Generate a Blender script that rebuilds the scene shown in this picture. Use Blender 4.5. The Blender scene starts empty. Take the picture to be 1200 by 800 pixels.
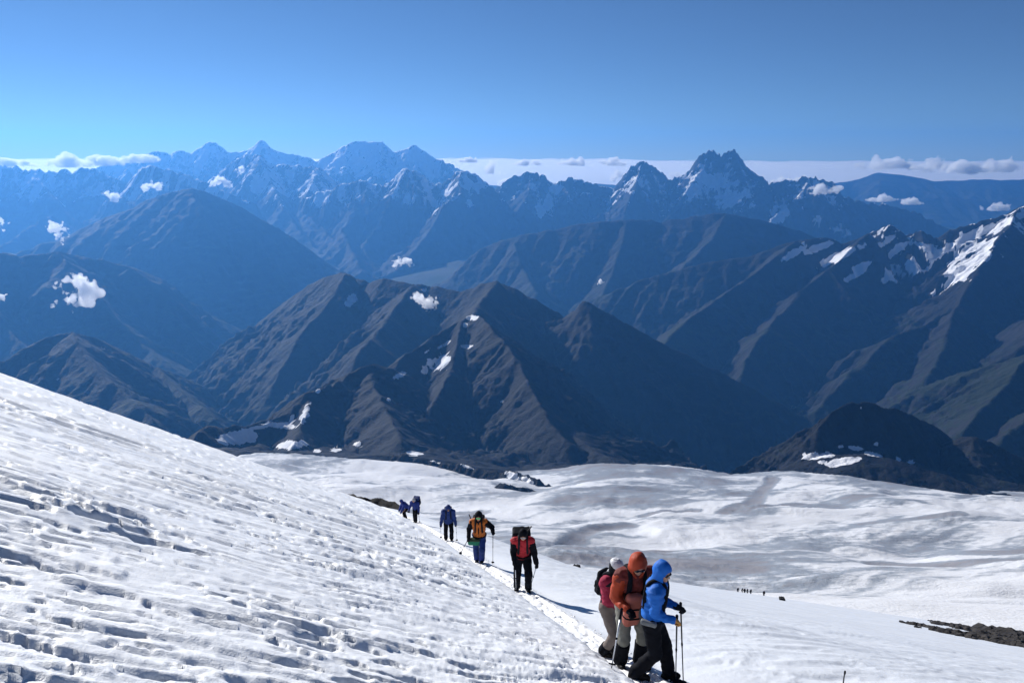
import bpy, math, random
import numpy as np

# ------------------------------------------------------------------ camera, sky, sun, exposure
SC = bpy.context.scene
COL = SC.collection
random.seed(7)
PITCH = math.radians(12.9)
FPX = 942.0                      # focal length in pixels of the 1200 px wide photograph
cam_data = bpy.data.cameras.new('camera')
cam_data.sensor_width = 36.0
cam_data.lens = 36.0 * FPX / 1200.0
cam_data.clip_start = 0.05
cam_data.clip_end = 400000.0
cam = bpy.data.objects.new('camera', cam_data)
COL.objects.link(cam)
cam.location = (0, 0, 0)
cam.rotation_euler = (math.pi / 2 - PITCH, 0, 0)
SC.camera = cam

SUN_AZ = math.radians(-39)       # left of the view direction (+y)
SUN_EL = math.radians(25.5)
world = bpy.data.worlds.new('World')
SC.world = world
world.use_nodes = True
wn = world.node_tree
wn.nodes.clear()
w_out = wn.nodes.new('ShaderNodeOutputWorld')
w_bg = wn.nodes.new('ShaderNodeBackground')
w_sky = wn.nodes.new('ShaderNodeTexSky')
w_sky.sky_type = 'NISHITA'
w_sky.sun_disc = False
w_sky.sun_elevation = SUN_EL
w_sky.sun_rotation = SUN_AZ
w_sky.altitude = 4700
w_sky.air_density = 1.0
w_sky.dust_density = 0.35
w_sky.ozone_density = 6.0
w_bg.inputs['Strength'].default_value = 0.052
wn.links.new(w_sky.outputs[0], w_bg.inputs[0])
wn.links.new(w_bg.outputs[0], w_out.inputs[0])

sun_d = bpy.data.lights.new('sun', 'SUN')
sun_d.energy = 5.0
sun_d.angle = math.radians(0.53)
sun_d.color = (1.0, 0.965, 0.92)
sun = bpy.data.objects.new('sun', sun_d)
COL.objects.link(sun)
SUN_DIR = np.array([math.sin(SUN_AZ) * math.cos(SUN_EL), math.cos(SUN_AZ) * math.cos(SUN_EL), math.sin(SUN_EL)])
from mathutils import Vector, Matrix
sun.rotation_euler = Vector(SUN_DIR).to_track_quat('Z', 'Y').to_euler()

SC.view_settings.view_transform = 'Standard'
SC.view_settings.look = 'None'
SC.view_settings.exposure = 0.42
SC.view_settings.gamma = 1.0
SC.cycles.max_bounces = 12
SC.cycles.diffuse_bounces = 3
SC.cycles.volume_bounces = 10
SC.cycles.transparent_max_bounces = 12
SC.cycles.use_denoising = True

HAZE_DENSITY = 2.9e-5
HAZE_COLOR = (0.12, 0.42, 1.0)
HAZE_G = 0.45

# ------------------------------------------------------------------ numpy helpers
FWD = np.array([0, math.cos(PITCH), -math.sin(PITCH)])
UPV = np.array([0, math.sin(PITCH), math.cos(PITCH)])


def at(px, py, Y):
    """point on the view ray of photo pixel (px, py) whose forward distance (world y) is Y metres"""
    d = np.array([(px - 600) / FPX, 0, 0]) + FWD + UPV * ((400 - py) / FPX)
    return d * (Y / d[1])


def proj(P):
    zc = P @ FWD
    zc = np.where(zc < 0.1, 0.1, zc)
    return 600 + FPX * P[..., 0] / zc, 400 - FPX * (P @ UPV) / zc


def hsh(ix, iy, seed):
    h = (ix.astype(np.int64) * 374761393 + iy.astype(np.int64) * 668265263 + seed * 974634777) & 0xFFFFFFFF
    h = ((h ^ (h >> 13)) * 1274126177) & 0xFFFFFFFF
    h = ((h ^ (h >> 16)) * 2246822519) & 0xFFFFFFFF
    return (h ^ (h >> 15)) & 0xFFFFFFFF


def pnoise(x, y, seed=0):
    x = np.asarray(x, dtype=np.float64); y = np.asarray(y, dtype=np.float64)
    xi = np.floor(x); yi = np.floor(y)
    xf = (x - xi).astype(np.float32); yf = (y - yi).astype(np.float32)
    u = xf * xf * xf * (xf * (xf * 6 - 15) + 10); v = yf * yf * yf * (yf * (yf * 6 - 15) + 10)

    def g(ox, oy):
        a = hsh(xi + ox, yi + oy, seed).astype(np.float32) * np.float32(2 * math.pi / 4294967296.0)
        return np.cos(a) * (xf - ox) + np.sin(a) * (yf - oy)
    n0 = g(0, 0); n1 = g(1, 0); n2 = g(0, 1); n3 = g(1, 1)
    a = n0 + u * (n1 - n0); b = n2 + u * (n3 - n2)
    return (a + v * (b - a)) * np.float32(1.5)


def fbm(x, y, octv=4, seed=0, gain=0.5, ridged=False):
    s = 0; a = 1.0; t = 0
    for o in range(octv):
        n = pnoise(x * 2 ** o + 17.3 * o, y * 2 ** o - 9.1 * o, seed + o * 31)
        if ridged:
            n = 1 - 2 * np.abs(n)
        s = s + a * n; t += a; a *= gain
    return s / t


def sstep(a, b, x):
    t = np.clip((x - a) / (b - a), 0, 1)
    return t * t * (3 - 2 * t)


def gullies(X, Y, GX, GY, wave, octv, amp, seed, gain=0.5):
    """branching erosion relief: stripes that run down the slope, octave after octave"""
    H = np.zeros(X.shape, np.float32)
    GX = GX.astype(np.float32).copy(); GY = GY.astype(np.float32).copy()
    f = 1.0 / wave
    for o in range(octv):
        px = X * f; py = Y * f
        xi = np.floor(px); yi = np.floor(py)
        xf = (px - xi).astype(np.float32); yf = (py - yi).astype(np.float32)
        L = np.sqrt(GX * GX + GY * GY) + 1e-6
        tx = -GY / L; ty = GX / L
        fade = np.clip(L / 0.35, 0, 1)
        sw = np.zeros_like(xf); sc = np.zeros_like(xf); ss = np.zeros_like(xf)
        for ox in (-1, 0, 1):
            for oy in (-1, 0, 1):
                h = hsh(xi + ox, yi + oy, seed + o * 101)
                hx = (h & 0xFFFF).astype(np.float32) / 65536.0; hy = (h >> 16).astype(np.float32) / 65536.0
                dx = xf - ox - hx; dy = yf - oy - hy
                w = np.exp(-2.6 * (dx * dx + dy * dy))
                ph = (dx * tx + dy * ty) * np.float32(2 * math.pi)
                sw += w; sc += np.cos(ph) * w; ss += np.sin(ph) * w
        c = sc / sw; s = ss / sw
        H += amp * c * fade
        k = amp * f * 2 * math.pi * fade * 0.55
        GX -= k * s * tx; GY -= k * s * ty
        f *= 2.0; amp *= gain
    return H


# ------------------------------------------------------------------ mesh helpers
def grid_mesh(name, X, Y, Z, keep=None, attrs=None, mat=None, smooth=True):
    """one heightfield sheet from 2-D arrays; keep = mask of the cells to build"""
    ny, nx = X.shape
    idx = np.arange(ny * nx).reshape(ny, nx)
    q = np.stack([idx[:-1, :-1], idx[:-1, 1:], idx[1:, 1:], idx[1:, :-1]], -1)
    if keep is not None:
        kc = keep[:-1, :-1] | keep[:-1, 1:] | keep[1:, 1:] | keep[1:, :-1]
        q = q[kc]
    q = q.reshape(-1, 4)
    used = np.zeros(ny * nx, bool); used[q.ravel()] = True
    remap = np.cumsum(used) - 1
    q = remap[q]
    co = np.stack([X.ravel()[used], Y.ravel()[used], Z.ravel()[used]], -1).astype(np.float32)
    me = bpy.data.meshes.new(name)
    me.vertices.add(len(co)); me.vertices.foreach_set('co', co.ravel())
    me.loops.add(len(q) * 4); me.loops.foreach_set('vertex_index', q.ravel().astype(np.int32))
    me.polygons.add(len(q)); me.polygons.foreach_set('loop_start', np.arange(0, len(q) * 4, 4, dtype=np.int32))
    me.polygons.foreach_set('use_smooth', np.full(len(q), smooth))
    me.update(calc_edges=True)
    for k, v in (attrs or {}).items():
        a = me.attributes.new(k, 'FLOAT', 'POINT')
        a.data.foreach_set('value', v.ravel()[used].astype(np.float32))
    if mat:
        me.materials.append(mat)
    o = bpy.data.objects.new(name, me)
    COL.objects.link(o)
    return o


def mesh_obj(name, verts, faces, mat=None, parent=None, smooth=True, loc=None):
    me = bpy.data.meshes.new(name)
    me.from_pydata([tuple(v) for v in verts], [], [tuple(f) for f in faces])
    me.polygons.foreach_set('use_smooth', np.full(len(me.polygons), smooth))
    me.update()
    if mat:
        me.materials.append(mat)
    o = bpy.data.objects.new(name, me)
    COL.objects.link(o)
    if parent:
        o.parent = parent
    if loc is not None:
        o.location = loc
    return o


def tag(o, label=None, cat=None, group=None, kind=None):
    if label: o['label'] = label
    if cat: o['category'] = cat
    if group: o['group'] = group
    if kind: o['kind'] = kind
    return o


# ------------------------------------------------------------------ materials
class NT:
    def __init__(self, name):
        self.m = bpy.data.materials.new(name); self.m.use_nodes = True
        self.t = self.m.node_tree
        self.bsdf = self.t.nodes['Principled BSDF']; self.out = self.t.nodes['Material Output']

    def n(self, kind, **kw):
        nd = self.t.nodes.new(kind)
        for k, v in kw.items():
            if k.startswith('i_'):
                nd.inputs[int(k[2:]) if k[2:].isdigit() else k[2:].replace('_', ' ')].default_value = v
            else:
                setattr(nd, k, v)
        return nd

    def l(self, a, b):
        self.t.links.new(a, b)

    def noise(self, scale, detail=4, rough=0.55, vec=None, dist=0.0):
        nd = self.n('ShaderNodeTexNoise')
        nd.inputs['Scale'].default_value = scale; nd.inputs['Detail'].default_value = detail
        nd.inputs['Roughness'].default_value = rough; nd.inputs['Distortion'].default_value = dist
        if vec is not None: self.l(vec, nd.inputs['Vector'])
        return nd.outputs['Fac']

    def pos(self, scale=None):
        g = self.n('ShaderNodeTexCoord').outputs['Object']
        if scale is None: return g
        mp = self.n('ShaderNodeMapping'); mp.inputs['Scale'].default_value = scale
        self.l(g, mp.inputs['Vector'])
        return mp.outputs['Vector']

    def ramp(self, fac, stops):
        r = self.n('ShaderNodeValToRGB')
        e = r.color_ramp.elements
        while len(e) < len(stops): e.new(0.5)
        for el, (p, c) in zip(e, stops):
            el.position = p; el.color = (c[0], c[1], c[2], 1) if hasattr(c, '__len__') else (c, c, c, 1)
        self.l(fac, r.inputs['Fac'])
        return r.outputs['Color']

    def mix(self, fac, a, b):
        mx = self.n('ShaderNodeMix', data_type='RGBA')
        for sock, v in ((mx.inputs[0], fac), (mx.inputs[6], a), (mx.inputs[7], b)):
            if hasattr(v, 'links'): self.l(v, sock)
            else: sock.default_value = v if not hasattr(v, '__len__') else (v[0], v[1], v[2], 1)
        return mx.outputs[2]

    def math(self, op, a, b=None, clamp=False):
        m = self.n('ShaderNodeMath', operation=op, use_clamp=clamp)
        for s, v in ((m.inputs[0], a), (m.inputs[1], b)):
            if v is None: continue
            if hasattr(v, 'links'): self.l(v, s)
            else: s.default_value = v
        return m.outputs[0]

    def attr(self, name):
        return self.n('ShaderNodeAttribute', attribute_name=name).outputs['Fac']

    def bump(self, height, strength, distance):
        b = self.n('ShaderNodeBump'); b.inputs['Strength'].default_value = strength; b.inputs['Distance'].default_value = distance
        self.l(height, b.inputs['Height']); self.l(b.outputs['Normal'], self.bsdf.inputs['Normal'])

    def set(self, color=None, rough=0.8, spec=0.3, **kw):
        B = self.bsdf
        if color is not None:
            if hasattr(color, 'links'): self.l(color, B.inputs['Base Color'])
            else: B.inputs['Base Color'].default_value = (*color, 1)
        if hasattr(rough, 'links'): self.l(rough, B.inputs['Roughness'])
        else: B.inputs['Roughness'].default_value = rough
        B.inputs['Specular IOR Level'].default_value = spec
        for k, v in kw.items(): B.inputs[k].default_value = v
        return self.m


def mountain_material(name, scale, rock_a, rock_b, grass):
    """scale = metres per finest relief"""
    t = NT(name)
    p = t.pos()
    n1 = t.noise(1 / (scale * 30), 6, 0.6, p)
    n2 = t.noise(1 / (scale * 4), 5, 0.65, p)
    strata = t.noise(1 / (scale * 7), 4, 0.6, t.pos((0.6, 0.6, 3.0)))
    rock = t.mix(t.ramp(n1, [(0.35, 0), (0.65, 1)]), rock_a, rock_b)
    rock = t.mix(t.math('MULTIPLY', strata, 0.6), rock, (rock_a[0] * 0.55, rock_a[1] * 0.55, rock_a[2] * 0.6))
    g = t.math('ADD', t.attr('grass'), t.math('MULTIPLY', t.math('SUBTRACT', n2, 0.5), 1.3))
    col = t.mix(t.ramp(g, [(0.42, 0), (0.62, 1)]), rock, t.mix(n2, grass, (grass[0] * 1.5, grass[1] * 1.25, grass[2] * 1.2)))
    s = t.math('ADD', t.attr('snow'), t.math('MULTIPLY', t.math('SUBTRACT', n2, 0.5), 0.7))
    sf = t.ramp(s, [(0.47, 0), (0.56, 1)])
    col = t.mix(sf, col, t.mix(n1, (0.72, 0.74, 0.78), (0.84, 0.84, 0.84)))
    t.bump(t.math('ADD', n2, t.math('MULTIPLY', strata, 0.6)), 0.9, scale * 1.6)
    return t.set(col, 0.9, 0.15)

# ------------------------------------------------------------------ near snow slope: shape functions
TRAIL_PX = [(440, 590), (487, 611), (526, 633), (562, 658), (612, 692), (650, 719), (697, 752), (735, 779), (770, 803), (815, 842), (860, 895)]


def trail_z(y):
    return -3.0 - 0.415 * y


def _trail_pts():
    out = []
    for px, py in TRAIL_PX:
        d = at(px, py, 1.0)
        Y = 3.0 / (-d[2] - 0.415)
        out.append(d * Y)
    a = out[0]; b = out[1]
    e = a - b; e = e / np.hypot(e[0], e[1])
    far = [a + e * s for s in (60, 140)]
    n = out[-1] - out[-2]; n = n / np.hypot(n[0], n[1])
    near = [out[-1] + n * s for s in (3, 8)]
    pts = np.array(far[::-1] + out + near)
    return pts[np.argsort(pts[:, 1])]


TRAIL = _trail_pts()


def trail_x(y):
    ys = TRAIL[:, 1]; xs = TRAIL[:, 0]
    k = 0.6 + 0.06 * np.clip(y, 0, 60)
    return (np.interp(y - k, ys, xs) + np.interp(y, ys, xs) * 2 + np.interp(y + k, ys, xs)) / 4


def slope_base(x, y):
    """smooth height of the snow slope, and the signed distance from the trail"""
    x = np.asarray(x, float); y = np.asarray(y, float)
    u = x - trail_x(y)
    zt = trail_z(y)
    # uphill side, to the left: steep, rolls over some 75 m down
    ul = np.maximum(-u - 0.28, 0)
    roll = np.maximum(y + 0.15 * np.abs(x) - 74, 0)
    rolld = 0.0035 * roll ** 2 / (1 + roll / 60)
    left = zt + 0.383 * ul + 0.17 * (1 - np.exp(-ul / 0.16)) * np.exp(-ul / 2.0) - rolld
    # downhill side, to the right: a wide smooth field that rolls over some 350 m down
    ur = np.maximum(u - 0.30, 0)
    cR = (1.35 + 0.9 * sstep(3, 60, ur)) * np.clip(1 - y / 345.0, 0, 1)
    r2 = np.maximum(y - 0.10 * x - 330, 0)
    field = -0.166 * x - 0.525 * y - cR - 0.0009 * r2 ** 2 / (1 + r2 / 500)
    near = zt - rolld - 0.10 * ur - 0.16 * (1 - np.exp(-ur / 0.25))
    w = sstep(0.2, 9 + 0.12 * np.clip(y, 0, 60), ur)
    right = near * (1 - w) + np.minimum(field, near) * w
    z = np.where(u < 0, left, right)
    return z, u


def ground(x, y):
    return float(slope_base(np.array([x]), np.array([y]))[0][0])


# ------------------------------------------------------------------ mountains
def near_km(Y):
    """the far ranges are built nearer than in life, so that the even air fades them as it should"""
    return float(np.interp(Y, [0, 10, 14, 20, 24, 37, 45, 60], [0, 10, 13.5, 18, 20.5, 26, 28.5, 36]))


def fractal_line(pts, seg, jz, jl, seed):
    P = [np.array(at(*p[:2], near_km(p[2]) * 1000.0)) for p in pts]
    out = []
    s0 = 0.0
    for a, b in zip(P[:-1], P[1:]):
        L = np.linalg.norm(b - a); n = max(1, int(L / seg))
        for i in range(n):
            t = i / n
            out.append((a + (b - a) * t, s0 + L * t, min(t, 1 - t) * 2))
        s0 += L
    out.append((P[-1], s0, 0))
    Q = np.array([o[0] for o in out]); s = np.array([o[1] for o in out]); w = np.array([o[2] for o in out])
    sc = 1.0 / (seg * 2.2)
    Q[:, 2] += jz * (0.25 + 0.75 * w) * (fbm(s * sc, s * 0 + seed * 3.7, 3, seed, 0.6, ridged=True))
    Q[:, 1] += jl * fbm(s * sc * 0.5, s * 0 + 40 + seed, 3, seed + 5)
    Q[:, 0] += 0.4 * jl * fbm(s * sc * 0.5, s * 0 + 80 + seed, 3, seed + 9)
    return Q


def massif(name, ridges, dom, cell, floor, mat, seed, wave=900, amp=90, snowline=None, snowamt=0.0, grassline=-9e9,
           patches=(), rough=1.0, rim=0.12, keepz=None, label=None, octv=4, nosnow=(), steepness=(1.35, 0.75), snowbase=0.22, crags=1.0, rimcrag=0.25):
    kx = near_km(dom[3]) / dom[3]
    x0, x1, y0, y1 = dom[0] * kx * 1000, dom[1] * kx * 1000, near_km(dom[2]) * 1000, near_km(dom[3]) * 1000
    cell *= kx; wave *= kx; amp *= kx
    xs = np.arange(x0, x1 + cell, cell); ys = np.arange(y0, y1 + cell, cell)
    X, Y = np.meshgrid(xs, ys)
    # bend the whole pattern a little so flanks are not straight
    wx = fbm(X / (wave * 1.6), Y / (wave * 1.6), 3, seed + 3) * wave * 0.16
    wy = fbm(X / (wave * 1.6), Y / (wave * 1.6), 3, seed + 4) * wave * 0.16
    H = np.full(X.shape, floor - 40 * cell); D = np.full(X.shape, 1e4)
    for ri, r in enumerate(ridges):
        seg = r.get('seg', cell * 5); kf, kb = r.get('k', (0.75, 0.75)); Ls = r.get('L', 1500.0); pw = r.get('p', 0.72)
        Q = fractal_line(r['pts'], seg, r.get('jz', cell * 1.6) * rough, r.get('jl', seg * 0.5), seed * 13 + ri)
        for a, b in zip(Q[:-1], Q[1:]):
            zmax = max(a[2], b[2]); R = (zmax - floor + 30 * cell) / min(kf, kb) * 1.5
            i0 = np.searchsorted(xs, min(a[0], b[0]) - R); i1 = np.searchsorted(xs, max(a[0], b[0]) + R)
            j0 = np.searchsorted(ys, min(a[1], b[1]) - R); j1 = np.searchsorted(ys, max(a[1], b[1]) + R)
            if i1 <= i0 or j1 <= j0: continue
            sx = X[j0:j1, i0:i1]; sy = Y[j0:j1, i0:i1]
            ex, ey = b[0] - a[0], b[1] - a[1]
            l2 = ex * ex + ey * ey + 1e-9
            t = np.clip(((sx - a[0]) * ex + (sy - a[1]) * ey) / l2, 0, 1)
            dx = sx - a[0] - t * ex; dy = sy - a[1] - t * ey
            d = np.sqrt(dx * dx + dy * dy)
            wfade = np.clip(d / (wave * 0.5), 0, 1)
            d = np.maximum(d + wfade * (wx[j0:j1, i0:i1] + wy[j0:j1, i0:i1]) * 0.8, 0)
            k = np.where(dy < 0, kf, kb)
            drop = k * Ls * ((1 + d / Ls) ** pw - 1) / pw
            z = a[2] + t * (b[2] - a[2]) - drop
            Hs = H[j0:j1, i0:i1]; Ds = D[j0:j1, i0:i1]
            m = z > Hs
            Hs[m] = z[m]; Ds[m] = drop[m]
    base = H.copy()
    GY, GX = np.gradient(H, cell)
    # smooth the gradient a little
    for _ in range(3):
        for G in (GX, GY):
            G[1:-1, 1:-1] = (G[1:-1, 1:-1] * 2 + G[:-2, 1:-1] + G[2:, 1:-1] + G[1:-1, :-2] + G[1:-1, 2:]) / 6
    body = np.clip(D / (amp * 3.5), 0, 1)
    crest = rim + (1 - rim) * body
    g = gullies(X, Y, GX, GY, wave, octv, amp, seed)
    n = fbm(X / (wave * 0.45), Y / (wave * 0.45), 5, seed + 50, 0.55, ridged=True)
    vary = np.clip(0.75 + 1.1 * fbm(X / (wave * 2.1), Y / (wave * 2.1), 3, seed + 55), 0.25, 1.6)
    crag = fbm(X / (wave * 0.15), Y / (wave * 0.15), 4, seed + 60, 0.6, ridged=True)
    H = H + crest * (g * vary + n * amp * 0.55 * rough - amp * 0.35) + np.maximum(crest, rimcrag) * amp * 0.26 * crags * (crag - 0.25)
    # beds of harder rock: irregular steps on the walls
    stp = amp * 0.85
    hh = (H + amp * 1.2 * fbm(X / (wave * 0.9), Y / (wave * 0.9), 3, seed + 61)) / stp
    fr = hh - np.floor(hh)
    H = H + 0.42 * crags * crest * stp * (sstep(0.25, 0.75, fr) - fr) * np.clip(vary, 0, 1)
    lowland = np.clip((H - floor) / (35 * cell), 0, 1)
    H = np.where(H > floor, floor + (H - floor) * (0.55 + 0.45 * lowland), H)
    GY, GX = np.gradient(H, cell)
    sl = np.sqrt(GX * GX + GY * GY)
    big = fbm(X / (wave * 0.7), Y / (wave * 0.7), 4, seed + 70)
    fine = fbm(X / (wave * 0.13), Y / (wave * 0.13), 4, seed + 71)
    snow = np.zeros(X.shape)
    g3 = gullies(X, Y, GX, GY, wave * 0.3, 2, 1.0, seed + 7) if patches else 0
    if snowline is not None:
        s = sstep(-350, 350, H - snowline + big * 700 + fine * 250)
        g2 = gullies(X, Y, GX, GY, wave * 0.42, 3, 1.0, seed + 5)
        hollow = sstep(0.12, -0.30, g / amp * 0.4 + g2 * 0.6 + 0.6 * fine + 0.3 * big)
        steep = sstep(steepness[0], steepness[1], sl + fine * 0.5)
        snow = s * np.clip(steep * (snowbase + 0.85 * hollow), 0, 1) * snowamt
        snow = np.clip(snow, 0, 1)
    P = np.stack([X, Y, H], -1)
    px, py = proj(P)
    for (cx, cy, rx, ry, rot, Y0, Y1) in patches:
        c, s_ = math.cos(math.radians(rot)), math.sin(math.radians(rot))
        ax = ((px - cx) * c + (py - cy) * s_) / rx; ay = (-(px - cx) * s_ + (py - cy) * c) / ry
        q = np.sqrt(ax * ax + ay * ay) + 0.7 * fine + 0.2 * big + 0.22 * g3
        m = sstep(1.25, 0.75, q) * ((Y > near_km(Y0) * 1000) & (Y < near_km(Y1) * 1000)) * sstep(2.5, 1.5, sl)
        snow = np.maximum(snow, m)
    grass = sstep(250, -450, H - grassline + fine * 300 + big * 300) * sstep(1.1, 0.6, sl)
    keep = H > (floor - 60 if keepz is None else keepz)
    o = grid_mesh(name, X, Y, H, keep, {'snow': snow, 'grass': grass}, mat)
    o['kind'] = 'structure'
    if label: o['label'] = label
    return o


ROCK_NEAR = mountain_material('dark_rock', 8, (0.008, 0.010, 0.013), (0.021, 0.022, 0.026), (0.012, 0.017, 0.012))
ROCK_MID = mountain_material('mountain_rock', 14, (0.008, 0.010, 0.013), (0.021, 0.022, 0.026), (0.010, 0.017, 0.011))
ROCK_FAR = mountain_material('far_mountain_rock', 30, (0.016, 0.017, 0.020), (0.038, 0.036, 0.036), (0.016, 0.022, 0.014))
ROCK_LEDGE = mountain_material('ledge_rock', 0.15, (0.014, 0.014, 0.015), (0.03, 0.03, 0.03), (0.016, 0.02, 0.014))
RUBBLE_M = mountain_material('rubble_stone', 0.25, (0.030, 0.029, 0.030), (0.075, 0.068, 0.062), (0.05, 0.05, 0.04))
FLOOR = -2350.0


def L(pts, Y0, Y1=None):
    """give a pixel line forward distances running from Y0 to Y1 (km)"""
    if Y1 is None: Y1 = Y0
    n = len(pts)
    return [(p[0], p[1], Y0 + (Y1 - Y0) * i / max(n - 1, 1)) for i, p in enumerate(pts)]


# centre massif
A_back = L([(232, 430), (262, 408), (300, 384), (325, 362), (345, 346), (375, 327), (392, 322), (405, 320), (418, 327), (432, 331)], 8.0, 7.0) + \
    L([(450, 326), (466, 330), (484, 333), (505, 337), (522, 339), (540, 343), (556, 337), (572, 331), (582, 329), (594, 336), (615, 347), (640, 360), (662, 374)], 6.9, 6.0) + \
    L([(672, 362), (682, 353), (694, 355), (708, 364), (730, 377), (780, 405), (830, 430), (865, 447), (900, 467), (930, 483), (960, 500), (1000, 530)], 5.9, 5.5)
massif('mountain', [
    dict(pts=A_back, k=(0.85, 0.8), jz=26),
    dict(pts=L([(405, 321), (392, 345), (370, 372), (350, 395), (338, 420), (320, 450)], 7.0, 5.8), k=(0.8, 0.9), jz=22),
    dict(pts=L([(484, 334), (470, 352), (455, 372), (440, 392), (420, 412)], 6.6, 5.2), k=(0.85, 0.9), jz=22),
    dict(pts=L([(582, 330), (570, 345), (560, 358), (553, 369)], 6.1, 4.9), k=(0.9, 0.9), jz=20),
], (-3.2, 2.4, 3.4, 8.4), 14.0, FLOOR, ROCK_NEAR, 11, wave=620, amp=84, octv=5, grassline=-1500, snowline=None,
    patches=[(412, 351, 5, 8, 30, 5, 8), (497, 340, 3, 2, 0, 5, 8)], label='broad dark mountain massif in the middle of the view')
massif('mountain', [
    dict(pts=L([(553, 369), (541, 376), (528, 383), (512, 393), (498, 402), (483, 412), (468, 421)], 4.75, 4.2), k=(0.95, 0.9), jz=24),
    dict(pts=L([(553, 369), (566, 374), (582, 392), (600, 412), (612, 436), (626, 462), (640, 490), (668, 520)], 4.75, 3.1), k=(0.8, 1.0), jz=20),
    dict(pts=L([(541, 376), (536, 402), (530, 428), (520, 452), (505, 476)], 4.6, 3.5), k=(0.9, 0.95), jz=20),
    dict(pts=L([(488, 445), (470, 437), (452, 430), (432, 428), (415, 436), (402, 446), (390, 452), (376, 454), (365, 458), (352, 472), (335, 486), (312, 496), (285, 500), (262, 502), (245, 500), (234, 504), (226, 516)], 3.9, 2.75), k=(0.8, 1.0), jz=22),
    dict(pts=L([(365, 458), (360, 480), (350, 505), (345, 520)], 3.4, 2.7), k=(0.7, 0.9), jz=14),
    dict(pts=L([(432, 428), (440, 455), (455, 485), (470, 515)], 3.75, 2.8), k=(0.6, 0.8), jz=14),
    dict(pts=L([(585, 462), (610, 478), (640, 492), (672, 510), (700, 530), (730, 545)], 3.9, 2.9), k=(0.35, 0.6), jz=14),
    dict(pts=L([(260, 528), (330, 530), (400, 536), (480, 534), (560, 548), (640, 556), (700, 552)], 2.55, 2.6), k=(0.35, 0.35), jz=10, L=3000),
], (-1.55, 0.85, 2.35, 5.0), 7.8, -1750.0, ROCK_NEAR, 12, wave=360, amp=46, grassline=-1250, octv=5,
    patches=[(513, 424, 15, 8, -22, 3.2, 4.6), (552, 371, 9, 4, 5, 4.3, 5), (498, 434, 5, 5, -40, 3.2, 4.6), (545, 381, 3, 3, -30, 4, 5),
             (468, 440, 9, 3, -25, 3, 4.6), (520, 404, 10, 1.6, -30, 4, 4.8), (500, 412, 5, 1.5, -40, 4, 4.8), (547, 406, 7, 2, 0, 3.5, 4.8),
             (572, 372, 3, 1.5, 0, 4.3, 5), (372, 458, 3, 3, 0, 2.8, 4), (358, 485, 4, 12, 25, 2.4, 3.6), (343, 490, 3, 6, 10, 2.4, 3.6),
             (280, 513, 22, 8, -8, 2.3, 3.3), (330, 498, 20, 4, 5, 2.3, 3.3), (342, 521, 18, 5, -4, 2.3, 3.0), (302, 501, 10, 2.5, -10, 2.3, 3.2),
             (394, 527, 7, 2.5, -10, 2.3, 3), (420, 520, 5, 3, 0, 2.3, 3.1), (485, 531, 9, 2.5, 5, 2.3, 3), (372, 528, 5, 2, 0, 2.3, 3), (588, 470, 2.5, 2, 0, 3, 4.2),
             (455, 468, 2, 2, 0, 3, 4)],
    label='dark rocky foothill with small snow fields behind the glacier')
# rock island at the right edge of the glacier
massif('hill', [
    dict(pts=L([(926, 545), (938, 526), (952, 508), (966, 492), (982, 478), (992, 472), (1004, 473), (1020, 471), (1034, 477), (1055, 481), (1078, 491), (1095, 499), (1112, 512)], 2.5, 2.85), k=(0.95, 3.2), jz=11, seg=26),
    dict(pts=L([(992, 473), (975, 495), (960, 515), (950, 530)], 2.75, 2.5), k=(0.7, 3.0), jz=8, seg=26),
    dict(pts=L([(1098, 522), (1115, 516), (1130, 512), (1142, 511), (1160, 518), (1180, 530), (1200, 548), (1230, 570)], 2.75, 2.6), k=(0.5, 2.5), jz=8, seg=26),
    dict(pts=L([(930, 546), (960, 535), (1000, 531), (1040, 536), (1080, 548), (1120, 562), (1145, 572)], 2.42, 2.2), k=(0.35, 2.0), jz=9, seg=26),
    dict(pts=L([(1040, 536), (1100, 550), (1160, 560), (1220, 572)], 2.5, 2.4), k=(0.3, 2.0), jz=6, seg=26),
], (0.65, 2.0, 2.05, 3.2), 5.2, -1300.0, ROCK_NEAR, 21, wave=240, amp=20, grassline=-960, octv=4, keepz=-1500,
    patches=[(960, 534, 22, 4, -6, 2.2, 2.7), (988, 541, 18, 5, -10, 2.1, 2.6), (942, 532, 4, 2.5, -20, 2.2, 2.7), (1004, 525, 9, 2.5, 8, 2.2, 2.8), (985, 523, 4, 2, 0, 2.2, 2.8),
             (1027, 520, 3, 2.5, 0, 2.2, 2.9), (1022, 532, 12, 2.2, 12, 2.1, 2.7), (1053, 538, 4, 2, 20, 2.1, 2.7), (1067, 541, 5, 1.8, 12, 2.1, 2.7), (1009, 478, 1.5, 2, 0, 2.5, 3), (963, 541, 6, 2, 0, 2.1, 2.6)],
    label='dark rocky hill at the far right rim of the glacier')
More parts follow.
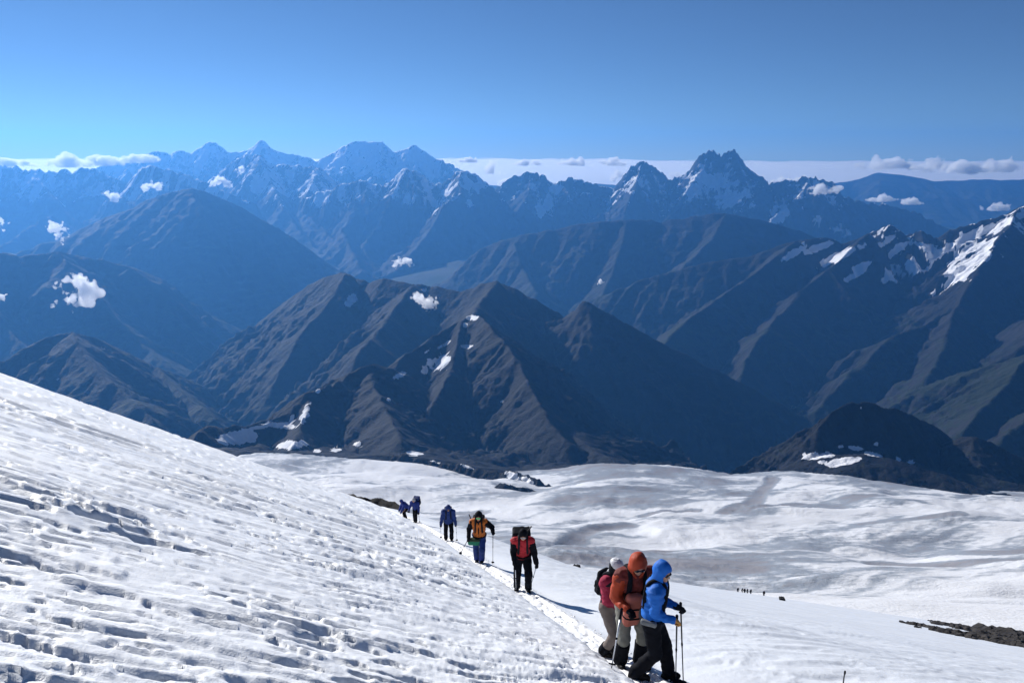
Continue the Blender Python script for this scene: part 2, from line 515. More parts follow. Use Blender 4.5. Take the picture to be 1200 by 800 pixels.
# left hills
massif('mountain', [
    dict(pts=L([(-160, 470), (-90, 440), (-30, 428), (5, 424), (22, 411), (40, 402), (55, 396), (72, 391), (85, 389), (100, 393), (125, 402), (155, 418), (185, 431), (215, 444), (250, 458), (280, 467), (306, 478), (322, 492)], 5.2, 6.6), k=(0.75, 0.8)),
    dict(pts=L([(85, 390), (98, 415), (120, 440), (150, 465), (180, 490)], 5.6, 4.6), k=(0.7, 0.8)),
    dict(pts=L([(185, 431), (200, 450), (225, 470), (250, 490)], 6.0, 5.2), k=(0.7, 0.8)),
], (-4.6, -1.2, 4.2, 7.2), 15.0, FLOOR, ROCK_MID, 31, wave=520, amp=62, grassline=-1350, patches=[(68, 445, 4, 1.6, 0, 4, 6.5)], label='dark hill rising left behind the snow slope')
massif('mountain', [
    dict(pts=L([(-220, 330), (-120, 310), (-40, 300), (5, 297), (22, 302), (48, 298), (68, 294), (85, 298), (110, 303), (135, 309), (155, 313), (185, 328), (215, 345), (250, 364), (280, 380), (310, 396), (335, 410)], 9.2, 10.6), k=(0.75, 0.8)),
    dict(pts=L([(68, 295), (90, 325), (125, 355), (160, 390), (200, 420)], 9.6, 8.0), k=(0.7, 0.8)),
    dict(pts=L([(-40, 300), (-20, 340), (10, 380), (40, 410)], 9.4, 7.8), k=(0.7, 0.8)),
    dict(pts=L([(155, 313), (190, 350), (225, 385), (245, 410)], 9.9, 8.8), k=(0.7, 0.8)),
], (-8.0, -2.4, 7.6, 11.8), 23.0, FLOOR, ROCK_MID, 41, wave=850, amp=95, grassline=-1300, label='long hazy mountain shoulder at the left edge')
massif('mountain', [
    dict(pts=L([(-60, 315), (0, 301), (35, 290), (65, 284), (90, 274), (108, 263), (125, 255), (142, 249), (158, 244), (172, 235), (190, 228), (208, 224), (225, 221), (240, 225), (256, 231), (272, 238), (295, 252), (322, 268), (350, 283), (380, 300), (405, 316), (428, 328), (450, 345)], 13.5, 14.5), k=(0.72, 0.8)),
    dict(pts=L([(225, 222), (232, 262), (245, 300), (262, 335), (285, 365)], 14, 11.4), k=(0.7, 0.8)),
    dict(pts=L([(142, 249), (130, 285), (110, 320)], 13.8, 12.0), k=(0.7, 0.8)),
    dict(pts=L([(322, 268), (335, 300), (350, 335), (365, 360)], 14.2, 12.0), k=(0.7, 0.8)),
], (-11.5, -1.0, 10.8, 16.5), 30.0, FLOOR, ROCK_MID, 51, wave=1150, amp=120, grassline=-1100, patches=[(386, 299, 3, 1.5, 0, 12, 16)], label='hazy dome shaped mountain in the left middle distance')
# middle ridge in front of the twin peak
massif('mountain', [
    dict(pts=L([(490, 345), (515, 326), (535, 310), (552, 298), (575, 287), (600, 279), (630, 273), (660, 267), (690, 262), (715, 260), (735, 257), (752, 258), (775, 261), (800, 257), (825, 252), (850, 250), (880, 256), (915, 264), (950, 276), (990, 294), (1030, 310)], 13.4, 12.6), k=(0.72, 0.8)),
    dict(pts=L([(735, 258), (728, 290), (716, 320), (700, 345)], 13, 10.8), k=(0.7, 0.8)),
    dict(pts=L([(600, 279), (612, 310), (630, 335)], 13.2, 11.4), k=(0.7, 0.8)),
    dict(pts=L([(850, 250), (835, 280), (810, 305)], 12.8, 11.2), k=(0.7, 0.8)),
], (-2.4, 6.4, 10.4, 15.6), 28.0, FLOOR, ROCK_MID, 61, wave=1100, amp=120, grassline=-1100, snowline=-350, snowamt=0.5, label='hazy blue ridge in front of the twin peaked mountain')
# right massif
massif('mountain', [
    dict(pts=L([(690, 352), (710, 344), (735, 336), (760, 327), (783, 320), (800, 315), (812, 311), (845, 306), (879, 301), (905, 292), (933, 282), (950, 280), (967, 278), (987, 286), (1002, 281), (1017, 274), (1030, 269), (1044, 263), (1053, 270), (1062, 276), (1070, 274), (1080, 271), (1094, 277), (1106, 281), (1112, 270), (1130, 265), (1150, 259), (1168, 254), (1182, 250), (1196, 242), (1230, 238), (1280, 246), (1360, 262)], 9.6, 8.9), k=(0.8, 0.9), jz=26),
    dict(pts=L([(933, 282), (905, 305), (878, 325), (850, 345), (820, 365), (795, 385), (775, 405)], 9.2, 7.0), k=(0.8, 0.85)),
    dict(pts=L([(1017, 274), (985, 305), (950, 332), (922, 360), (900, 385), (880, 412), (868, 440)], 9.1, 6.4), k=(0.8, 0.85)),
    dict(pts=L([(1196, 242), (1184, 262), (1172, 279), (1155, 303), (1138, 330), (1118, 362), (1080, 382), (1040, 398), (1012, 425), (985, 450), (962, 475)], 8.9, 5.6), k=(0.75, 1.0), jz=24),
    dict(pts=L([(1118, 362), (1110, 395), (1100, 420), (1085, 445)], 7.0, 5.6), k=(0.8, 0.9)),
    dict(pts=L([(1280, 246), (1262, 300), (1240, 350), (1215, 395)], 8.8, 6.0), k=(0.8, 0.9)),
], (0.6, 7.0, 4.9, 10.2), 18.5, FLOOR, ROCK_MID, 71, wave=820, amp=104, octv=5, grassline=-1350, snowline=-900, snowamt=0.85,
    patches=[(1085, 308, 48, 11, -18, 7, 9.2), (1140, 300, 30, 12, -30, 6.8, 9), (1118, 322, 22, 10, -40, 6.5, 9), (930, 297, 16, 4, -28, 7.5, 9.6), (985, 300, 30, 5, -25, 7.5, 9.4),
             (1010, 312, 12, 4, -20, 7.3, 9.2), (1055, 290, 16, 5, -35, 7.3, 9.2), (1003, 322, 16, 4, -30, 7, 9), (1100, 340, 12, 3, -25, 6.4, 8.5), (1130, 318, 14, 9, -50, 6.5, 8.5), (1150, 272, 34, 6, -18, 7.5, 9.3), (1175, 262, 22, 5, -25, 7.5, 9.3), (1085, 290, 20, 5, 15, 7, 9.3), (1110, 300, 40, 12, -20, 6.8, 9), (1040, 282, 14, 4, -35, 7.5, 9.4), (960, 290, 18, 4, -20, 7.5, 9.5)],
    label='large dark mountain with hanging glaciers on the right')
massif('hill', [
    dict(pts=L([(1040, 476), (1062, 464), (1090, 453), (1120, 443), (1150, 434), (1180, 424), (1205, 415), (1260, 396), (1340, 380)], 5.3, 5.0), k=(0.6, 0.7)),
    dict(pts=L([(1205, 415), (1180, 450), (1150, 480), (1130, 505)], 5.0, 4.0), k=(0.6, 0.8)),
    dict(pts=L([(1280, 440), (1230, 470), (1190, 500), (1160, 530)], 4.6, 3.6), k=(0.6, 0.8)),
], (1.5, 4.2, 3.6, 6.0), 13.0, FLOOR, ROCK_MID, 81, wave=560, amp=44, grassline=-900, label='green mountain spur at the lower right')
# twin peaked mountain and its chain
massif('mountain', [
    dict(pts=L([(560, 240), (586, 219), (596, 211), (610, 206), (623, 203), (632, 206), (640, 208), (650, 216), (660, 213), (674, 210), (690, 215), (704, 219), (721, 221), (728, 210), (735, 202), (744, 196), (752, 191), (762, 194), (772, 203), (783, 211), (789, 213), (794, 208), (800, 209), (810, 199), (816, 190), (821, 184), (828, 180), (834, 177), (839, 182), (845, 185), (851, 180), (857, 177), (862, 181), (867, 186), (871, 194), (876, 202), (882, 212), (888, 221), (900, 218), (912, 215), (930, 214), (950, 209), (962, 211), (972, 212), (980, 220), (987, 230), (1002, 236), (1017, 240), (1030, 241), (1042, 242), (1055, 246), (1067, 249), (1085, 257), (1104, 264), (1130, 276), (1160, 290)], 22.0, 20.0), k=(2.0, 1.8), p=0.3, L=320, jz=105, seg=50),
    dict(pts=L([(834, 178), (822, 205), (812, 228), (795, 246), (775, 262)], 21.2, 18.6), k=(0.9, 0.9), jz=40, seg=300),
    dict(pts=L([(857, 178), (866, 205), (880, 225), (872, 240), (858, 256)], 21.1, 18.4), k=(0.9, 0.9), jz=40, seg=300),
    dict(pts=L([(752, 192), (742, 222), (735, 245)], 21.4, 19.2), k=(0.9, 0.9), jz=40, seg=300),
    dict(pts=L([(950, 210), (935, 232), (905, 255), (880, 285)], 20.6, 17.4), k=(0.85, 0.9), jz=40, seg=300),
    dict(pts=L([(1017, 241), (1000, 265), (975, 290)], 20.4, 17.2), k=(0.85, 0.9), jz=40, seg=300),
    dict(pts=L([(660, 214), (672, 240), (690, 262)], 21.7, 19.4), k=(0.9, 0.9), jz=40, seg=300),
    dict(pts=L([(623, 204), (618, 232), (600, 258)], 21.8, 19.4), k=(0.9, 0.9), jz=40, seg=300),
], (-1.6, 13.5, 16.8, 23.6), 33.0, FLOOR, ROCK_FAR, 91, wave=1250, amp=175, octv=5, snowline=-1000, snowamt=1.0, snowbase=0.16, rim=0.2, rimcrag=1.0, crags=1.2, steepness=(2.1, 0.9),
    patches=[(835, 212, 26, 8, 10, 18, 22), (812, 225, 14, 10, -40, 18, 22), (862, 232, 20, 7, -25, 17.5, 22), (652, 219, 9, 6, -30, 19, 23), (640, 240, 16, 9, -40, 18, 22),
             (965, 218, 12, 5, 15, 18, 21), (912, 250, 9, 16, 20, 17, 21), (958, 262, 5, 8, 0, 17, 20), (985, 270, 12, 7, 20, 16.8, 20)],
    label='twin peaked mountain with steep snow streaked walls')
massif('mountain', [
    dict(pts=L([(360, 232), (388, 222), (410, 216), (434, 214), (446, 219), (458, 222), (466, 207), (472, 199), (482, 202), (492, 204), (500, 213), (510, 217), (519, 218), (530, 209), (542, 201), (552, 203), (566, 212), (580, 222), (588, 236), (605, 252), (640, 275)], 21.0, 20.0), k=(1.6, 1.5), p=0.35, L=420, jz=95, seg=65),
    dict(pts=L([(586, 241), (570, 250), (552, 256), (535, 264), (519, 272), (500, 286), (480, 304), (462, 322)], 19.4, 16.4), k=(0.8, 0.9), jz=40, seg=300),
    dict(pts=L([(472, 200), (462, 232), (445, 258), (425, 280)], 20.6, 17.8), k=(0.9, 0.9), jz=40, seg=300),
    dict(pts=L([(542, 202), (532, 230), (515, 250)], 20.2, 18.2), k=(0.9, 0.9), jz=40, seg=300),
    dict(pts=L([(434, 215), (420, 240), (400, 262)], 20.8, 18.6), k=(0.9, 0.9), jz=40, seg=300),
    dict(pts=L([(330, 238), (346, 258), (368, 282), (392, 304), (412, 322)], 21.0, 15.6), k=(0.75, 0.8), jz=40, seg=300),
    dict(pts=L([(425, 280), (436, 302), (446, 326), (452, 350)], 17.8, 14.6), k=(0.75, 0.8), jz=40, seg=300),
    dict(pts=L([(350, 245), (378, 262), (398, 284), (416, 300)], 20.8, 16.4), k=(0.75, 0.8), jz=40, seg=300),
    dict(pts=L([(400, 262), (412, 285), (425, 310)], 18.4, 15.6), k=(0.75, 0.8), jz=40, seg=300),
    dict(pts=L([(515, 250), (500, 270), (478, 290)], 18.2, 16.0), k=(0.75, 0.8), jz=40, seg=300),
    dict(pts=L([(110, 270), (130, 285), (150, 300)], 20.0, 17.0), k=(0.75, 0.8), jz=40, seg=300),
    dict(pts=L([(180, 245), (210, 262), (245, 280)], 20.0, 17.0), k=(0.75, 0.8), jz=40, seg=300),
    dict(pts=L([(60, 248), (30, 262), (0, 280), (-40, 300)], 20.5, 16.0), k=(0.75, 0.8), jz=40, seg=300),
    dict(pts=L([(140, 240), (150, 222), (162, 201), (170, 196), (179, 194), (186, 198), (192, 199), (204, 203), (216, 204), (228, 211), (240, 214), (265, 226), (300, 240)], 21.5, 20.5), k=(1.6, 1.5), p=0.35, L=420, jz=95, seg=65),
    dict(pts=L([(240, 215), (254, 206), (267, 197), (277, 188), (287, 181), (296, 184), (304, 182), (314, 191), (324, 195), (333, 193), (342, 194), (356, 198), (372, 197), (382, 203), (392, 212), (410, 224)], 25.5, 24.0), k=(1.6, 1.5), p=0.35, L=420, jz=95, seg=65),
    dict(pts=L([(304, 183), (318, 215), (330, 238)], 24.6, 21.2), k=(0.9, 0.9), jz=40, seg=300),
    dict(pts=L([(372, 198), (362, 222), (350, 245)], 24.0, 21.0), k=(0.9, 0.9), jz=40, seg=300),
    dict(pts=L([(-180, 212), (-80, 200), (-20, 196), (3, 195), (10, 199), (17, 195), (25, 201), (33, 201), (40, 198), (52, 202), (67, 201), (84, 203), (101, 198), (113, 201), (125, 206), (145, 214), (165, 228), (180, 245)], 24.5, 23.5), k=(1.6, 1.5), p=0.35, L=420, jz=95, seg=65),
    dict(pts=L([(40, 199), (55, 225), (80, 248), (110, 270)], 24.0, 20.0), k=(0.8, 0.9), jz=40, seg=300),
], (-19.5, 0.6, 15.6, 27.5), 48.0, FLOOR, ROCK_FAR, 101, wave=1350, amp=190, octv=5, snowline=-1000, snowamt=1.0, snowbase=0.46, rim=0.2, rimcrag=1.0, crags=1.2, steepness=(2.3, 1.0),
    patches=[(505, 240, 9, 10, -30, 17, 22), (480, 232, 8, 8, -30, 17, 22), (375, 235, 12, 8, -20, 18, 24)], label='chain of jagged snow streaked peaks in the distance')
massif('mountain', [
    dict(pts=L([(90, 206), (118, 196), (136, 190), (152, 186), (170, 181), (186, 177), (199, 181), (211, 176), (224, 180), (236, 172), (248, 167), (258, 172), (267, 179), (279, 178), (290, 177), (299, 170), (307, 164), (315, 171), (324, 179), (338, 181), (354, 184), (371, 189), (382, 184), (392, 178), (405, 171), (417, 166), (432, 167), (448, 166), (453, 172), (459, 179), (466, 178), (471, 176), (478, 174), (486, 170), (494, 176), (502, 181), (514, 188), (526, 195), (545, 202)], 37.0, 35.0), k=(1.3, 1.2), p=0.42, L=800, jz=75, seg=110),
    dict(pts=L([(307, 165), (318, 185), (330, 200)], 36.5, 33.5), k=(0.7, 0.8), seg=420),
    dict(pts=L([(432, 167), (440, 185), (452, 200)], 36.0, 33), k=(0.7, 0.8), seg=420),
    dict(pts=L([(486, 171), (474, 188), (465, 200)], 35.6, 33), k=(0.7, 0.8), seg=420),
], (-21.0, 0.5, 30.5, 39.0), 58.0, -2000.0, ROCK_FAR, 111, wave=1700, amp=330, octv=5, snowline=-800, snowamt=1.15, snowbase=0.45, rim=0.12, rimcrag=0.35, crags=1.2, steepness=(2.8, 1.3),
    patches=[(425, 188, 26, 6, -10, 31, 38), (470, 192, 22, 6, 10, 31, 38), (505, 192, 16, 5, 20, 31, 38), (300, 188, 12, 5, 0, 31, 38), (247, 176, 8, 4, 0, 31, 38), (385, 192, 20, 7, -20, 31, 38), (430, 172, 12, 5, 0, 31, 38), (490, 186, 20, 9, 20, 31, 38)], label='far chain of snowy peaks on the skyline')
massif('mountain', [
    dict(pts=L([(880, 228), (920, 218), (967, 209), (985, 206), (1000, 205), (1015, 201), (1029, 197), (1045, 198), (1058, 199), (1078, 202), (1096, 205), (1125, 204), (1150, 203), (1175, 204), (1200, 203), (1280, 198), (1380, 206)], 43.0), k=(0.45, 0.5), jz=60, seg=500, L=5000),
    dict(pts=L([(500, 215), (560, 209), (620, 211), (680, 208), (740, 210), (800, 206), (880, 210)], 43.5), k=(0.45, 0.5), jz=60, seg=500, L=5000),
    dict(pts=L([(960, 236), (1020, 226), (1090, 222), (1160, 226), (1240, 220)], 35.0, 36.0), k=(0.45, 0.5), jz=60, seg=500, L=5000),
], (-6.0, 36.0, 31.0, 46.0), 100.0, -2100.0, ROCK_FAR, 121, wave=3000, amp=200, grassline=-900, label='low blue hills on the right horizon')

# ------------------------------------------------------------------ valley floor, out to the far edge of the land
t = NT('valley_ground')
p = t.pos()
n1 = t.noise(1 / 900.0, 6, 0.6, p); n2 = t.noise(1 / 90.0, 5, 0.6, p)
t.bump(n2, 0.8, 20)
VALLEY = t.set(t.mix(t.ramp(n1, [(0.4, 0), (0.6, 1)]), (0.045, 0.06, 0.028), t.mix(n2, (0.09, 0.085, 0.07), (0.06, 0.07, 0.035))), 0.95, 0.1)
xs = np.linspace(-38000, 38000, 260); ys = np.concatenate([np.linspace(-2500, 10000, 60), np.linspace(10100, 30500, 120)])
X, Y = np.meshgrid(xs, ys)
hills = np.clip(fbm(X / 5200, Y / 5200, 5, 201, 0.5, ridged=True) * 0.5 + 0.5, 0, 1)
far = sstep(10500, 16500, Y)
hills = hills + 0.22 * fbm(X / 1500, Y / 1500, 4, 203, 0.55, ridged=True)
Z = FLOOR + 30 * fbm(X / 700, Y / 700, 3, 202) + far * (hills * 900 + 250 * sstep(18000, 30000, Y) - 350) + 380 * sstep(2500, 5200, np.abs(X + 2100 + (Y - 8000) * 0.08)) * (1 - far)
Z = np.where(Y < 2200, np.minimum(Z, FLOOR - 100), Z)
tag(grid_mesh('ground', X, Y, Z, None, None, VALLEY), kind='structure')

# ------------------------------------------------------------------ glacier
GE_PX = [(-300, 526), (200, 527), (300, 529), (400, 532), (480, 534), (560, 546), (640, 552), (660, 545), (700, 541), (740, 540), (800, 543), (850, 546), (905, 546), (960, 547), (1010, 551), (1070, 560), (1140, 568), (1200, 573), (1320, 580)]


def glacier_height(x, y):
    ys_ = np.array([150, 300, 500, 700, 1000, 1500, 2000, 2450.])
    zs_ = np.array([-135, -218, -318, -408, -528, -700, -846, -962.])
    z = np.interp(y, ys_, zs_)
    for k in (-70, 70):
        z = z + np.interp(y + k, ys_, zs_)
    z = z / 3
    # the far rim follows the photograph's edge line
    gx = np.array([at(a, b, 2450.0)[0] for a, b in GE_PX]); gz = np.array([at(a, b, 2450.0)[2] for a, b in GE_PX])
    xx = x * 2450.0 / np.maximum(y, 400)
    rim = sum(np.interp(xx + k, gx, gz) for k in (-75, -45, -15, 15, 45, 75)) / 6 + 962
    z = z + rim * sstep(1500, 2430, y) * 0.97
    w1 = fbm(x / 520, y / 520, 3, 301) * 160
    z = z + 38 * fbm((x + w1) / 430, (y - w1) / 280, 4, 302, 0.46) * sstep(350, 700, y) * (1 - 0.6 * sstep(2000, 2450, y))
    # a long low dome on the right and a hollow in front of it
    z = z + 20 * np.exp(-(((x - 850) / 420) ** 2 + ((y - 1500) / 330) ** 2)) - 14 * np.exp(-(((x - 420) / 300) ** 2 + ((y - 1180) / 200) ** 2))
    z = z + 12 * np.exp(-(((x - 60) / 260) ** 2 + ((y - 1700) / 240) ** 2)) + 16 * np.exp(-(((x - 250) / 250) ** 2 + ((y - 2250) / 160) ** 2))
    return z


ang = np.linspace(math.radians(-37), math.radians(36), 500)
yy = [330.0]
while yy[-1] < 2900:
    yy.append(yy[-1] * 1.0084)
T, Y = np.meshgrid(np.tan(ang), np.array(yy))
X = T * Y
Z = glacier_height(X, Y)
# rim: beyond the edge line the ice breaks off
rimY = 2330 + 90 * fbm(X / 260, X * 0, 3, 310)
over = np.maximum(Y - rimY, 0)
Z = Z - 0.9 * over - 0.002 * over ** 2
w2 = fbm(X / 340, Y / 200, 3, 311)
flow = np.arctan2(1.0, 0.35)
sx = X * 0.93 + Y * 0.36; sy = -X * 0.36 + Y * 0.93
dirt = fbm(sx / 330 + w2 * 0.9, sy / 95 + w2 * 1.2, 5, 312, 0.58)
dirt2 = fbm(X / 620 + 5, Y / 420, 3, 313)
zone = sstep(600, 820, Y + 120 * w2)
crev = fbm(sx / 15 + w2 * 2, sy / 60, 3, 314, ridged=True) * sstep(-0.05, 0.25, fbm(X / 210, Y / 160, 3, 315))
ridge2 = fbm(sx / 46 + w2 * 2, sy / 30, 4, 317, 0.6, ridged=True)
Z = Z + zone * (2.3 * np.clip(crev, -0.6, 1) + 2.6 * ridge2 * sstep(-0.2, 0.3, fbm(X / 300, Y / 240, 3, 318)))
dirt3 = fbm(sx / 90 + w2 * 2, sy / 26 + w2 * 2.5, 4, 316, 0.6)
dirtv = np.clip(0.45 + 1.15 * dirt + 0.55 * dirt2 + 0.38 * dirt3, 0, 1) * zone
# long dark seams where melt streams and debris run
for sp in ([(600, 655), (690, 622), (700, 618), (735, 615)], [(480, 600), (560, 602)], [(755, 605), (810, 600)], [(870, 600), (905, 592), (945, 590)], [(1080, 605), (1120, 600)], [(1030, 660), (1120, 662), (1200, 655)], [(905, 560), (880, 590), (850, 602)]):
    q = []
    for a, b in sp:
        d = at(a, b, 1.0)
        lo, hi = 400.0, 2400.0
        for _ in range(40):
            mid = (lo + hi) / 2
            if d[2] * mid > glacier_height(np.array([d[0] * mid]), np.array([mid]))[0]: lo = mid
            else: hi = mid
        q.append((d[0] * lo, lo))
    for (ax, ay), (bx, by) in zip(q[:-1], q[1:]):
        l2 = (bx - ax) ** 2 + (by - ay) ** 2
        tt = np.clip(((X - ax) * (bx - ax) + (Y - ay) * (by - ay)) / l2, 0, 1)
        dd = np.hypot(X - ax - tt * (bx - ax) + 14 * w2, Y - ay - tt * (by - ay) + 18 * w2)
        dirtv = np.maximum(dirtv, 0.95 * sstep(34, 8, dd + 14 * dirt))
        Z = Z - 2.6 * sstep(26, 4, dd)
t = NT('glacier_ice')
p = t.pos()
n1 = t.noise(1 / 18.0, 6, 0.65, t.pos((0.8, 1.8, 1)))
n2 = t.noise(1 / 3.0, 5, 0.65, p)
n3 = t.noise(1 / 160.0, 4, 0.55, p)
df = t.math('ADD', t.attr('dirt'), t.math('MULTIPLY', t.math('SUBTRACT', n1, 0.5), 0.9))
snowc = t.mix(n3, (0.70, 0.72, 0.745), (0.62, 0.62, 0.63))
icec = t.mix(n2, (0.19, 0.22, 0.26), (0.33, 0.36, 0.40))
dirtc = t.mix(n1, (0.15, 0.15, 0.16), (0.33, 0.31, 0.32))
c = t.mix(t.ramp(df, [(0.34, 0), (0.62, 1)]), snowc, icec)
c = t.mix(t.ramp(df, [(0.70, 0), (1.0, 0.9)]), c, dirtc)
t.bump(t.math('ADD', n1, t.math('MULTIPLY', n2, 0.35)), 0.7, 3.5)
GLACIER = t.set(c, 0.65, 0.3)
keepg = Z > -1500
tag(grid_mesh('glacier', X, Y, Z, keepg, {'dirt': dirtv}, GLACIER), kind='structure')

# dark rocks standing out of the ice at the rim
massif('rock_outcrop', [
    dict(pts=L([(462, 530), (485, 532), (505, 537), (522, 541), (540, 541), (556, 546), (572, 549), (588, 552), (600, 552), (612, 556), (624, 560), (638, 567), (655, 572), (680, 575)], 2.36, 1.98), k=(0.75, 1.2), jz=10, seg=16, L=70),
    dict(pts=L([(585, 566), (606, 570), (630, 575), (652, 578)], 1.92, 1.88), k=(0.6, 1.0), jz=7, seg=14, L=60),
], (-0.40, 0.26, 1.78, 2.42), 3.6, -985.0, ROCK_NEAR, 131, wave=55, amp=8, octv=4, rim=0.5, keepz=-1010,
    patches=[(600, 557, 9, 4, 25, 1.7, 2.2), (618, 563, 9, 3.5, 30, 1.7, 2.2), (604, 567, 10, 2.5, 10, 1.7, 2.2), (548, 546, 8, 2, 15, 1.9, 2.5), (510, 540, 7, 1.6, 10, 1.9, 2.5)], label='low black rock strip along the rim of the glacier')

# ------------------------------------------------------------------ near snow slope
def snow_detail(x, y, cell):
    u = x - trail_x(y)
    al = math.radians(28)
    s = x * math.cos(al) + y * math.sin(al); q = -x * math.sin(al) + y * math.cos(al)

    def ok(wl):
        return np.clip((wl / np.maximum(cell, 1e-3) - 1.6) / 1.6, 0, 1)
    q = q + 0.55 * fbm(s / 5.0, q / 5.0, 2, 431)
    mood = 0.5 + 0.9 * sstep(-0.35, 0.30, fbm(s / 6.5, q / 4.2, 3, 432))
    wr = fbm(s / 2.3, q / 1.4, 3, 401)
    wr2 = fbm(s / 0.7, q / 0.5, 3, 402)
    left = sstep(-0.5, -1.6, u)
    right = sstep(0.6, 2.5, u)
    d = np.zeros(x.shape)
    # wind carved plates with little cliffs
    dist = np.hypot(x, y)
    n = fbm(s / 1.9 + wr * 0.5, q / 0.20 + wr * 1.0, 3, 403, 0.45)
    plate = sstep(-0.07, 0.00, n) * 0.034 + sstep(0.18, 0.23, n) * 0.038 + sstep(-0.32, -0.27, n) * 0.034
    calm = sstep(-0.25, 0.35, fbm(s / 4.5, q / 3.0, 3, 404))
    d = d + left * mood * plate * (0.10 + 0.62 * calm) * (0.55 + 0.45 * sstep(5, 11, dist)) * ok(0.25)
    # long ripples
    rip = fbm(s / 2.1 + wr * 0.8, q / 0.15 + wr * 1.8, 3, 405, 0.5, ridged=True)
    d = d + left * (1.5 - mood) * 0.017 * rip * ok(0.13) * (1.2 - 0.7 * calm)
    # pits: short deep hollows
    n2 = fbm(s / 0.95 + wr2 * 0.25, q / 0.125 + wr2 * 0.3, 2, 406, 0.5)
    d = d - left * mood * 0.06 * sstep(0.15, 0.30, n2) * sstep(-0.25, 0.2, fbm(s / 3.1, q / 2.1, 2, 407)) * ok(0.2)
    # bigger drifts further off
    n3 = fbm(s / 3.6 + wr, q / 0.75 + wr, 4, 408, 0.58)
    d = d + left * mood * (0.075 * n3 + 0.075 * sstep(0.05, 0.11, n3)) * (0.3 + 0.7 * sstep(9, 26, dist))
    n4 = fbm(s / 1.3 + wr, q / 0.45 + wr, 3, 418, 0.6, ridged=True)
    d = d + left * 0.050 * n4 * sstep(8, 25, dist) * ok(0.4)
    n5 = fbm(s / 0.42 + wr2 * 0.3, q / 0.13 + wr2 * 0.4, 3, 419, 0.55)
    d = d - left * mood * 0.062 * sstep(0.18, 0.32, n5) * ok(0.30) * sstep(-0.2, 0.25, fbm(s / 2.2 + 9, q / 1.5, 3, 420))
    # trampled crumbs near the trail and lower right
    lump = fbm(x / 0.17 + wr2, y / 0.15, 3, 409, 0.6, ridged=True)
    near = np.exp(-np.maximum(-u - 0.3, 0) / 2.6) * (u < 0)
    d = d + (0.034 * near + 0.005 * left) * lump * ok(0.12)
    lump2 = fbm(x / 0.5 + wr2 * 0.3, y / 0.42, 3, 410, 0.55, ridged=True)
    d = d + (0.060 * near + 0.005 * left) * lump2 * ok(0.35)
    # smoother field on the downhill side
    d = d + right * (0.065 * fbm(s / 2.6 + wr, q / 0.8, 4, 411, 0.55, ridged=True) * ok(0.7) + 0.16 * fbm(s / 11, q / 5, 3, 412) + 0.02 * fbm(s / 0.9, q / 0.3, 3, 413) * ok(0.3))
    return d


th = np.concatenate([np.radians(np.linspace(-54, -36, 26, endpoint=False)), np.radians(np.linspace(-35.5, 35.5, 560)), np.radians(np.linspace(36.3, 54, 26))])
rr = [1.2]
while rr[-1] < 720:
    r = rr[-1]
    rr.append(r + r * (0.03 if r < 3.2 else 0.0070 if r < 30 else 0.0115 if r < 95 else 0.022))
TH, R = np.meshgrid(th, np.array(rr))
X = R * np.sin(TH); Y = R * np.cos(TH)
Z, U = slope_base(X, Y)
cell = np.maximum(R * 0.0062, 0.004)
Z = Z + snow_detail(X, Y, cell)
shelf = sstep(0.42, 0.30, np.abs(U))
Z = Z - 0.03 * shelf
t = NT('wind_packed_snow')
p = t.pos()
n1 = t.noise(9.0, 6, 0.6, p); n2 = t.noise(55.0, 4, 0.6, p); n3 = t.noise(0.35, 5, 0.55, t.pos((0.6, 1.6, 1)))
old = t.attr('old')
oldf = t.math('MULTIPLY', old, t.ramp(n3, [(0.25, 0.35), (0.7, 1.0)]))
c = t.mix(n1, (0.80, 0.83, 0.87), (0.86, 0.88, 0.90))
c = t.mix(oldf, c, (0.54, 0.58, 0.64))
t.bump(t.math('ADD', t.math('MULTIPLY', n1, 0.8), t.math('MULTIPLY', n2, 0.35)), 0.55, 0.03)
SNOW = t.set(c, t.ramp(n3, [(0.3, 0.42), (0.7, 0.7)]), 0.35)
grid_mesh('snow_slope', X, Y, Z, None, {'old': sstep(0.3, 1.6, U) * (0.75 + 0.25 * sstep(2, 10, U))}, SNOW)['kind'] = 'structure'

# trodden path: a smooth bright strip along the shelf
ts = 5.0 + 53.0 * np.linspace(0, 1, 1100) ** 1.6; ws = np.linspace(-0.34, 0.34, 25)
TS, WS = np.meshgrid(ts, ws, indexing='ij')
PX = trail_x(TS) + WS
edge = sstep(0.20, 0.34, np.abs(WS))
prints = np.zeros(TS.shape)
rngp = np.random.default_rng(3)
for k in range(620):
    yc = 5 + 53 * rngp.random() ** 1.5; wc = rngp.choice([-0.10, 0.09]) + rngp.normal() * 0.035
    prints = np.maximum(prints, np.exp(-(((WS - wc) / 0.055) ** 2 + ((TS - yc) / 0.12) ** 2) ** 2))
PZ = trail_z(TS) + 0.014 - 0.055 * prints + 0.028 * fbm(PX / 0.09, TS / 0.1, 3, 423, 0.6) - 0.06 * edge * (1 + 0.8 * fbm(PX * 0 + np.sign(WS), TS / 0.35, 3, 424)) + 0.020 * fbm(PX / 0.22, TS / 0.3, 3, 420, 0.6) - 0.02 * sstep(0.25, 0.5, fbm(PX / 0.3 + 7, TS / 0.42, 2, 421))
t = NT('trodden_snow')
n1 = t.noise(14.0, 5, 0.6, t.pos())
t.bump(n1, 0.4, 0.02)
PATH = t.set(t.mix(n1, (0.83, 0.84, 0.85), (0.88, 0.87, 0.86)), 0.6, 0.3)
grid_mesh('path', PX, TS, PZ, None, None, PATH)['kind'] = 'structure'


